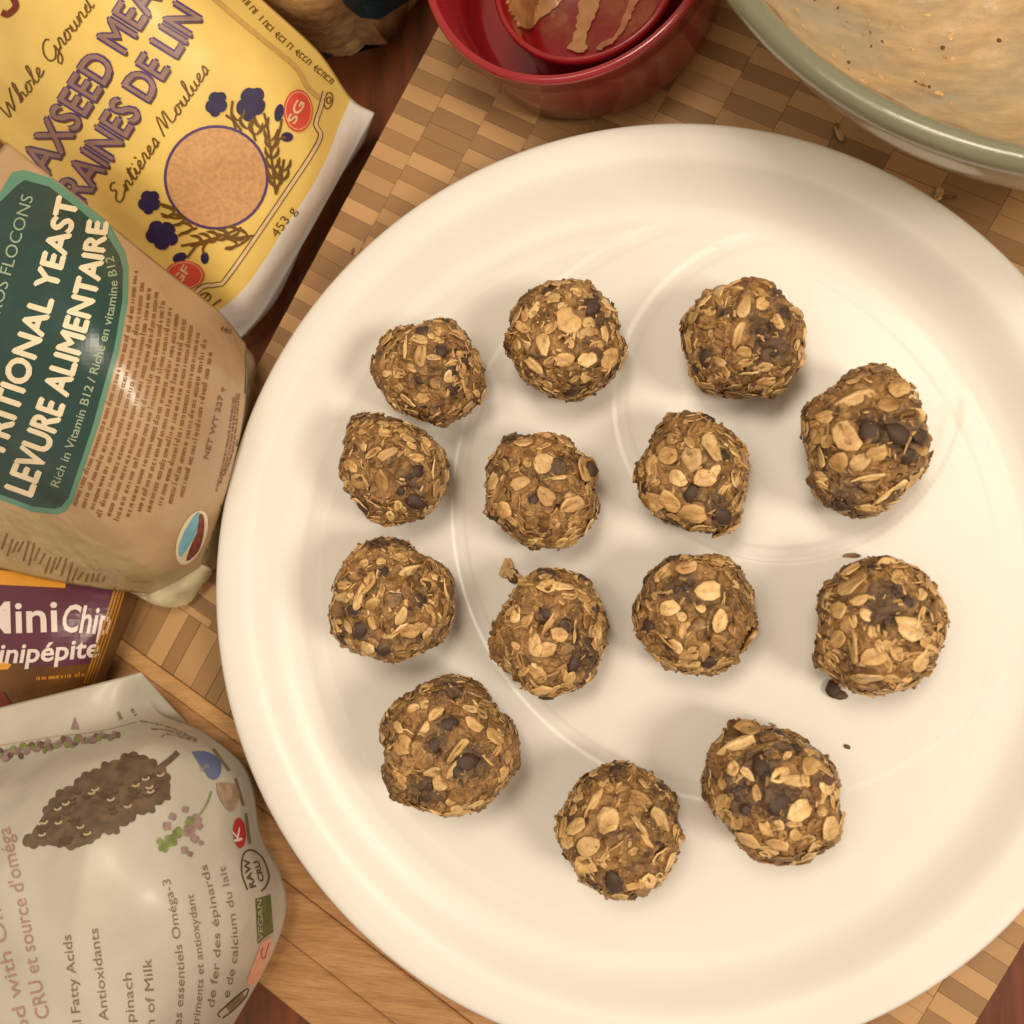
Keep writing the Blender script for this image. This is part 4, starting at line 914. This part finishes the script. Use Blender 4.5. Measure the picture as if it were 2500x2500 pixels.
for txt, L, cp, m_ in (("al Fatty Acids", [(515, 1840), (480, 1500), (445, 1240)], 22, M_gink), ("& Antioxidants", [(690, 1880), (660, 1560), (615, 1200)], 22, M_gink),
        ("Spinach", [(848, 1850), (840, 1650), (825, 1480)], 22, M_gink), ("um of Milk", [(970, 1920), (970, 1650), (950, 1390)], 22, M_gink),
        ("gras essentiels Oméga-3", [(1130, 1900), (1160, 1500), (1120, 1150), (1068, 890)], 20, M_gink), ("nutriments et antioxydant", [(1240, 1900), (1280, 1500), (1250, 1200), (1215, 985)], 18, M_gink),
        ("de fer des épinards", [(1345, 1700), (1385, 1350), (1360, 1050), (1300, 800)], 18, M_gink), ("e de calcium du lait", [(1440, 1640), (1495, 1350), (1470, 1060), (1415, 810)], 17, M_gink),
        ("CRU et source d'oméga", [(315, 1760), (250, 1480), (150, 950), (60, 560)], 34, M_pink), ("od with Omega", [(190, 1850), (120, 1560), (20, 1150), (-60, 800)], 32, M_pink)):
    text_line(pouch, txt, T4(L), cp, m_, "lettering", .0003, .0)
squiggle(pouch, T3([(770, 1170), (750, 1120)]), 14, M_gink, seed=2); squiggle(pouch, T3([(860, 1140), (815, 1080)]), 14, M_gink, seed=5)
for k in range(3): squiggle(pouch, T3([(880 + k * 70, 1190 + k * 50), (1060, 1230 + k * 22), (1240, 1310 + k * 6)]), 7, M_gink, seed=12 + k)
strokes(pouch, [T3([(-20, 1345), (300, 1290), (620, 1250), (860, 1190)])], 1.8, M_clt, "fold_line", .0003)

# ---- oats bag at the top
def m_oats():
    m, nt, b = new_mat("oats_in_clear_film"); v = coords(nt); vo = nd(nt, 'ShaderNodeTexVoronoi'); vo.inputs['Scale'].default_value = 190; nt.links.new(v, vo.inputs['Vector'])
    c = ramp(nt, vo.outputs['Distance'], [(.1, rgb(214, 178, 126)), (.7, rgb(150, 118, 76))]); c = mixc(nt, .6, c, ramp(nt, noise(nt, v, 60, 4), [(.3, rgb(140, 110, 72)), (.7, rgb(216, 182, 134))]))
    nt.links.new(c, b.inputs['Base Color']); b.inputs['Roughness'].default_value = .25; b.inputs['Coat Weight'].default_value = .4
    bump(nt, b, noise(nt, v, 80, 4), .5, .004); return m
oats = bag("oats_bag", [
    [(380, -170, .04), (600, -170, .05), (800, -170, .05), (950, -150, .03), (1080, -140, -.006)],
    [(500, -40, .03), (640, -40, .04), (780, -30, .04), (890, -20, .022), (1010, -20, -.010)],
    [(640, 60, .0), (700, 45, .024), (780, 40, .024), (860, 30, .008), (930, 40, -.012)],
    [(740, 128, -.014), (775, 134, -.013), (815, 130, -.013), (862, 100, -.013), (915, 52, -.015)]],
    60, 50, [m_oats()], lambda u, v: 0, "clear bag of oats with dark teal top lying behind the yellow bag", "food bag", wr=.0022, wsc=60, seed=51)
M_tl = plastic("dark_teal_film", rgb(14, 62, 72), .35, .5, 50, .004)
poly(oats, [(820, -60), (840, 10), (880, 42), (925, 48), (1000, 0), (1060, -60)], M_tl, "teal_band", .0004)
poly(oats, [(780, 128), (815, 132), (800, 145), (775, 140)], M_tl, "teal_corner", .0004)

# ---------------------------------------------------------------- red measuring cups
M_cup = simple("red_melamine", rgb(148, 28, 36), .12, .06, 100, .5, .6)
M_cup2 = simple("red_melamine_inner", rgb(138, 24, 28), .2, .06, 100, .5, .25)
def cup(name, rpx, ry_, rim_R, ztop, zbot, label, base_f, mat, th=.0028, off=(0, 0)):
    c = W(rpx, ry_, ztop); R = rim_R
    root = empty(name, (c[0] + off[0] * 0, c[1], zbot), label=label, cat="measuring cup")
    H = ztop - zbot
    prof = [(.00003, zbot), (R * base_f * .86, zbot), (R * base_f * .96, zbot + H * .04), (R * base_f, zbot + H * .14), (R * (base_f * .5 + .49), zbot + H * .6), (R * .985, ztop - .0035), (R * 1.0, ztop - .0028), (R * 1.0, ztop - .0008), (R - .0008, ztop), (R - th + .0006, ztop), (R - th, ztop - .001),
            (R * (base_f * .5 + .49) - th, zbot + H * .6), (R * base_f - th, zbot + H * .18), (R * base_f * .9 - th, zbot + .0045), (R * base_f * .7, zbot + .003), (.00003, zbot + .003)]
    pr = [tuple(x) for x in prof]
    v, f = lathe(pr, 120, c[0], c[1]); f = [tuple(reversed(x)) for x in f]
    me = mesh(name, v, f); obj("cup_body", me, mat, root); return root, c
ztop = .040
c0 = W(1382, -165, ztop); R1 = np.linalg.norm(W(1382 + 361, -165, ztop) - W(1382 - 361, -165, ztop)) / 2
cup1, cc1 = cup("measuring_cup", 1382, -165, R1, ztop, .0005, "larger glossy red cup standing on the board above the plate", .92, M_cup)
z2 = .038
R2 = np.linalg.norm(W(1426 + 225, -76, z2) - W(1426 - 225, -76, z2)) / 2
cup2, cc2 = cup("measuring_cup", 1426, -76, R2, z2, .0045, "smaller red cup with peanut butter smears nested inside the larger cup", .90, M_cup2, .002)
cup1['group'] = cup2['group'] = "nested red measuring cups"
hz = z2 - .010
handle_v, handle_f = [], []
def m_butter():
    m, nt, b = new_mat("peanut_butter"); v = coords(nt); n = noise(nt, v, 220, 4)
    nt.links.new(ramp(nt, n, [(.3, rgb(168, 118, 72)), (.7, rgb(200, 152, 100))]), b.inputs['Base Color']); b.inputs['Roughness'].default_value = .3; bump(nt, b, n, .5, .0008); return m
M_but = m_butter(); M_but2 = simple('thin_butter', rgb(176, 112, 72), .3, .2, 300, .5, .3)
# smears inside the small cup: projected onto its inner wall, given thickness
me_c = [o for o in cup2.children][0].data
bv_c = BVHTree.FromPolygons([v.co[:] for v in me_c.vertices], [tuple(p.vertices) for p in me_c.polygons])
bgc = (cup2, bv_c)
Tc = lambda L: [(1000 + x / 2.147, y / 2.147) for x, y in L]
for k, L in enumerate(([(900, -40), (990, -20), (980, 60), (950, 130), (925, 200), (935, 262), (890, 272), (830, 262), (860, 200), (880, 110), (890, 20)],
          [(500, -20), (600, -40), (800, -30), (780, 30), (700, 80), (640, 140), (590, 150), (540, 90)],
          [(1170, -30), (1200, -20), (1160, 90), (1110, 180), (1060, 230), (1010, 262), (980, 255), (1060, 200), (1110, 120)])
          ):
    Lp = spl(np.array(Tc(L) + Tc(L)[:1]), 90)[:-1]; Lp = Lp + np.stack([vnoise(np.c_[Lp / 9, Lp[:, 0] * 0], k) * 4, vnoise(np.c_[Lp / 9, Lp[:, 0] * 0], k + 7) * 4], 1)
    o = poly(bgc, Lp, M_but if k < 2 else M_but2, "peanut_butter_smear", .0006)
    if o: m_ = o.modifiers.new("s", 'SOLIDIFY'); m_.thickness = .0007; m_.offset = 0
M_film, nt, b = new_mat("butter_film"); b.inputs['Roughness'].default_value = .2; b.inputs['Base Color'].default_value = (*rgb(176, 104, 66), 1)
nt.links.new(ramp(nt, noise(nt, coords(nt, (1, 1, 1)), 90, 5, .65), [(.42, (.04, .04, .04)), (.62, (.6, .6, .6))]), b.inputs['Alpha'])
poly(bgc, ell(1432, -60, 190, 175), M_film, "peanut_butter_film", .0003)

# ---------------------------------------------------------------- glass mixing bowl
zr = .088
def glassbowl():
    c = np.array([.147, .2024, zr]); R = .1235; Hb = zr
    root = empty("mixing_bowl", (c[0], c[1], 0), label="large green tinted glass bowl smeared with leftover batter, upper right corner", cat="bowl")
    out = [(.00003, .0012), (R * .50, .0012), (R * .60, .003), (R * .72, .012), (R * .84, .030), (R * .925, .052), (R * .965, .070), (R * .985, .079), (R * 1.0, .083), (R * 1.004, .086), (R * .998, .0885), (R * .985, .0895),
           (R * .962, .0885), (R * .948, .085), (R * .935, .074), (R * .895, .054), (R * .81, .034), (R * .69, .0165), (R * .58, .0075), (R * .48, .0055), (.00003, .0055)]
    v, f = lathe([tuple(x) for x in spl(out, 90)], 160, c[0], c[1]); f = [tuple(reversed(x)) for x in f]
    m, nt, b = new_mat("green_glass"); b.inputs['Base Color'].default_value = (.60, .72, .56, 1); b.inputs['Roughness'].default_value = .08
    b.inputs['Transmission Weight'].default_value = .78; b.inputs['IOR'].default_value = 1.47
    b.inputs['Alpha'].default_value = .6; b.inputs['Transmission Weight'].default_value = 0; b.inputs['Base Color'].default_value = (.88, .84, .68, 1); b.inputs['Coat Weight'].default_value = 1; b.inputs['Coat Roughness'].default_value = .05
    v = np.array(v); rad = np.hypot(v[:, 0] - c[0], v[:, 1] - c[1]); m2, nt2, b2 = new_mat("green_glass_rim")
    b2.inputs['Base Color'].default_value = (.19, .215, .135, 1); b2.inputs['Roughness'].default_value = .25; b2.inputs['Coat Weight'].default_value = 1; b2.inputs['Coat Roughness'].default_value = .06; b2.inputs['Alpha'].default_value = .7
    up_ = [all(v[i][2] > .0785 for i in q) for q in f]
    for nm_, mt_, kp in (("bowl_glass", m, False), ("rolled_rim", m2, True)):
        g_ = [q for q, u_ in zip(f, up_) if u_ == kp]; ids = sorted({i for q in g_ for i in q}); mp_ = {a: k for k, a in enumerate(ids)}
        obj(nm_, mesh(nm_, v[ids], [tuple(mp_[i] for i in q) for q in g_]), mt_, root)
    inn = [(R * .940, .0785), (R * .931, .0735), (R * .891, .0545), (R * .806, .0346), (R * .686, .0172), (R * .576, .0083), (R * .476, .0063), (.00003, .0063)]
    pr = spl(inn, 70); n = 220; P = []
    for i in range(n):
        a = 2 * math.pi * i / n
        for k, (r, z) in enumerate(pr):
            if k == 0: r2 = r; z2_ = z
            P.append((c[0] + r * math.cos(a), c[1] + r * math.sin(a), z))
    P = np.array(P); bump_ = (np.clip(vnoise(P @ np.array([[.86, -.5, 0], [.5, .86, 0], [0, 0, 1]]) * np.array([22, 150, 40]), 8), 0, 1) * .0018 + vnoise(P * 90, 3) * .0007 + vnoise(P * 260, 4) * .0003 + .0004)
    ctr3 = np.array([c[0], c[1], .09]); dd = ctr3 - P; dd /= np.linalg.norm(dd, axis=1)[:, None]; P = P + dd * (bump_[:, None] + .0006)
    top = np.arange(n) * len(pr); P[top, 2] += vnoise(P[top] * 60, 9) * .003
    m_ = len(pr); f = [(i * m_ + k, i * m_ + k + 1, ((i + 1) % n) * m_ + k + 1, ((i + 1) % n) * m_ + k) for i in range(n) for k in range(m_ - 1)]
    m, nt, b = new_mat("batter_film"); v = coords(nt, (1, 1, 1)); v2 = coords(nt, (1, 4, 1), (0, 0, .5)); n1 = noise(nt, v2, 18, 5, .6); n2 = noise(nt, v, 130, 5, .6)
    c_ = ramp(nt, n1, [(.30, rgb(128, 108, 84)), (.47, rgb(186, 158, 116)), (.68, rgb(222, 190, 138))])
    c_ = mixc(nt, .3, c_, ramp(nt, n2, [(.3, rgb(150, 116, 78)), (.7, rgb(226, 196, 146))]))
    vo = nd(nt, 'ShaderNodeTexVoronoi'); vo.inputs['Scale'].default_value = 85; nt.links.new(v, vo.inputs['Vector'])
    nt.links.new(c_, b.inputs['Base Color']); b.inputs['Roughness'].default_value = .35; b.inputs['Coat Weight'].default_value = .3; bump(nt, b, n2, .5, .0015)
    nt.links.new(ramp(nt, n1, [(.32, (.35, .35, .35)), (.60, (.88, .88, .88))]), b.inputs['Alpha'])
    me = mesh("batter_film", P, f); fo = obj("batter_film", me, m, root)
    bw = BVHTree.FromPolygons([v_.co[:] for v_ in me.vertices], [tuple(p_.vertices) for p_ in me.polygons])
    M_bit = simple("brown_bit", rgb(140, 92, 48), .4)
    bits = [(965, 205, 30, 18), (1420, 300, 22, 20), (830, 390, 22, 16), (1290, 535, 44, 24), (1335, 545, 18, 14), (760, 50, 16, 10), (1040, 262, 14, 10), (1775, 255, 20, 16), (615, 2, 10, 8), (970, 290, 12, 10), (1250, 515, 14, 8)]
    for x, y, rx, ry in bits:
        h = bw.ray_cast(Vector(CP), Vector(ray(1750 + x / 2.576, y / 2.576)).normalized())
        if h[0] is None: continue
        nn = h[1] if h[1].dot(Vector(CP) - h[0]) > 0 else -h[1]
        me_ = random.choice(SMR if rx < 25 else FL['c']); place_piece("batter_bit", me_, root, h[0], orient(nn, random.uniform(0, 6)), (rx * 2 / 2.576 * .00010, ry * 2 / 2.576 * .00010, .0016))
    r = random.Random(6)
    for k in range(40):
        x, y = r.uniform(450, 1500), r.uniform(40, 700)
        h = bw.ray_cast(Vector(CP), Vector(ray(1750 + x / 2.576, y / 2.576)).normalized())
        if h[0] is None: continue
        nn = h[1] if h[1].dot(Vector(CP) - h[0]) > 0 else -h[1]
        s = r.uniform(.0012, .0032); place_piece("oat_flake", r.choice(FL['p'] + FL['t']), root, h[0], orient(nn, r.uniform(0, 6), r.uniform(-.4, .4)), (s, s * .7, s))
glassbowl()
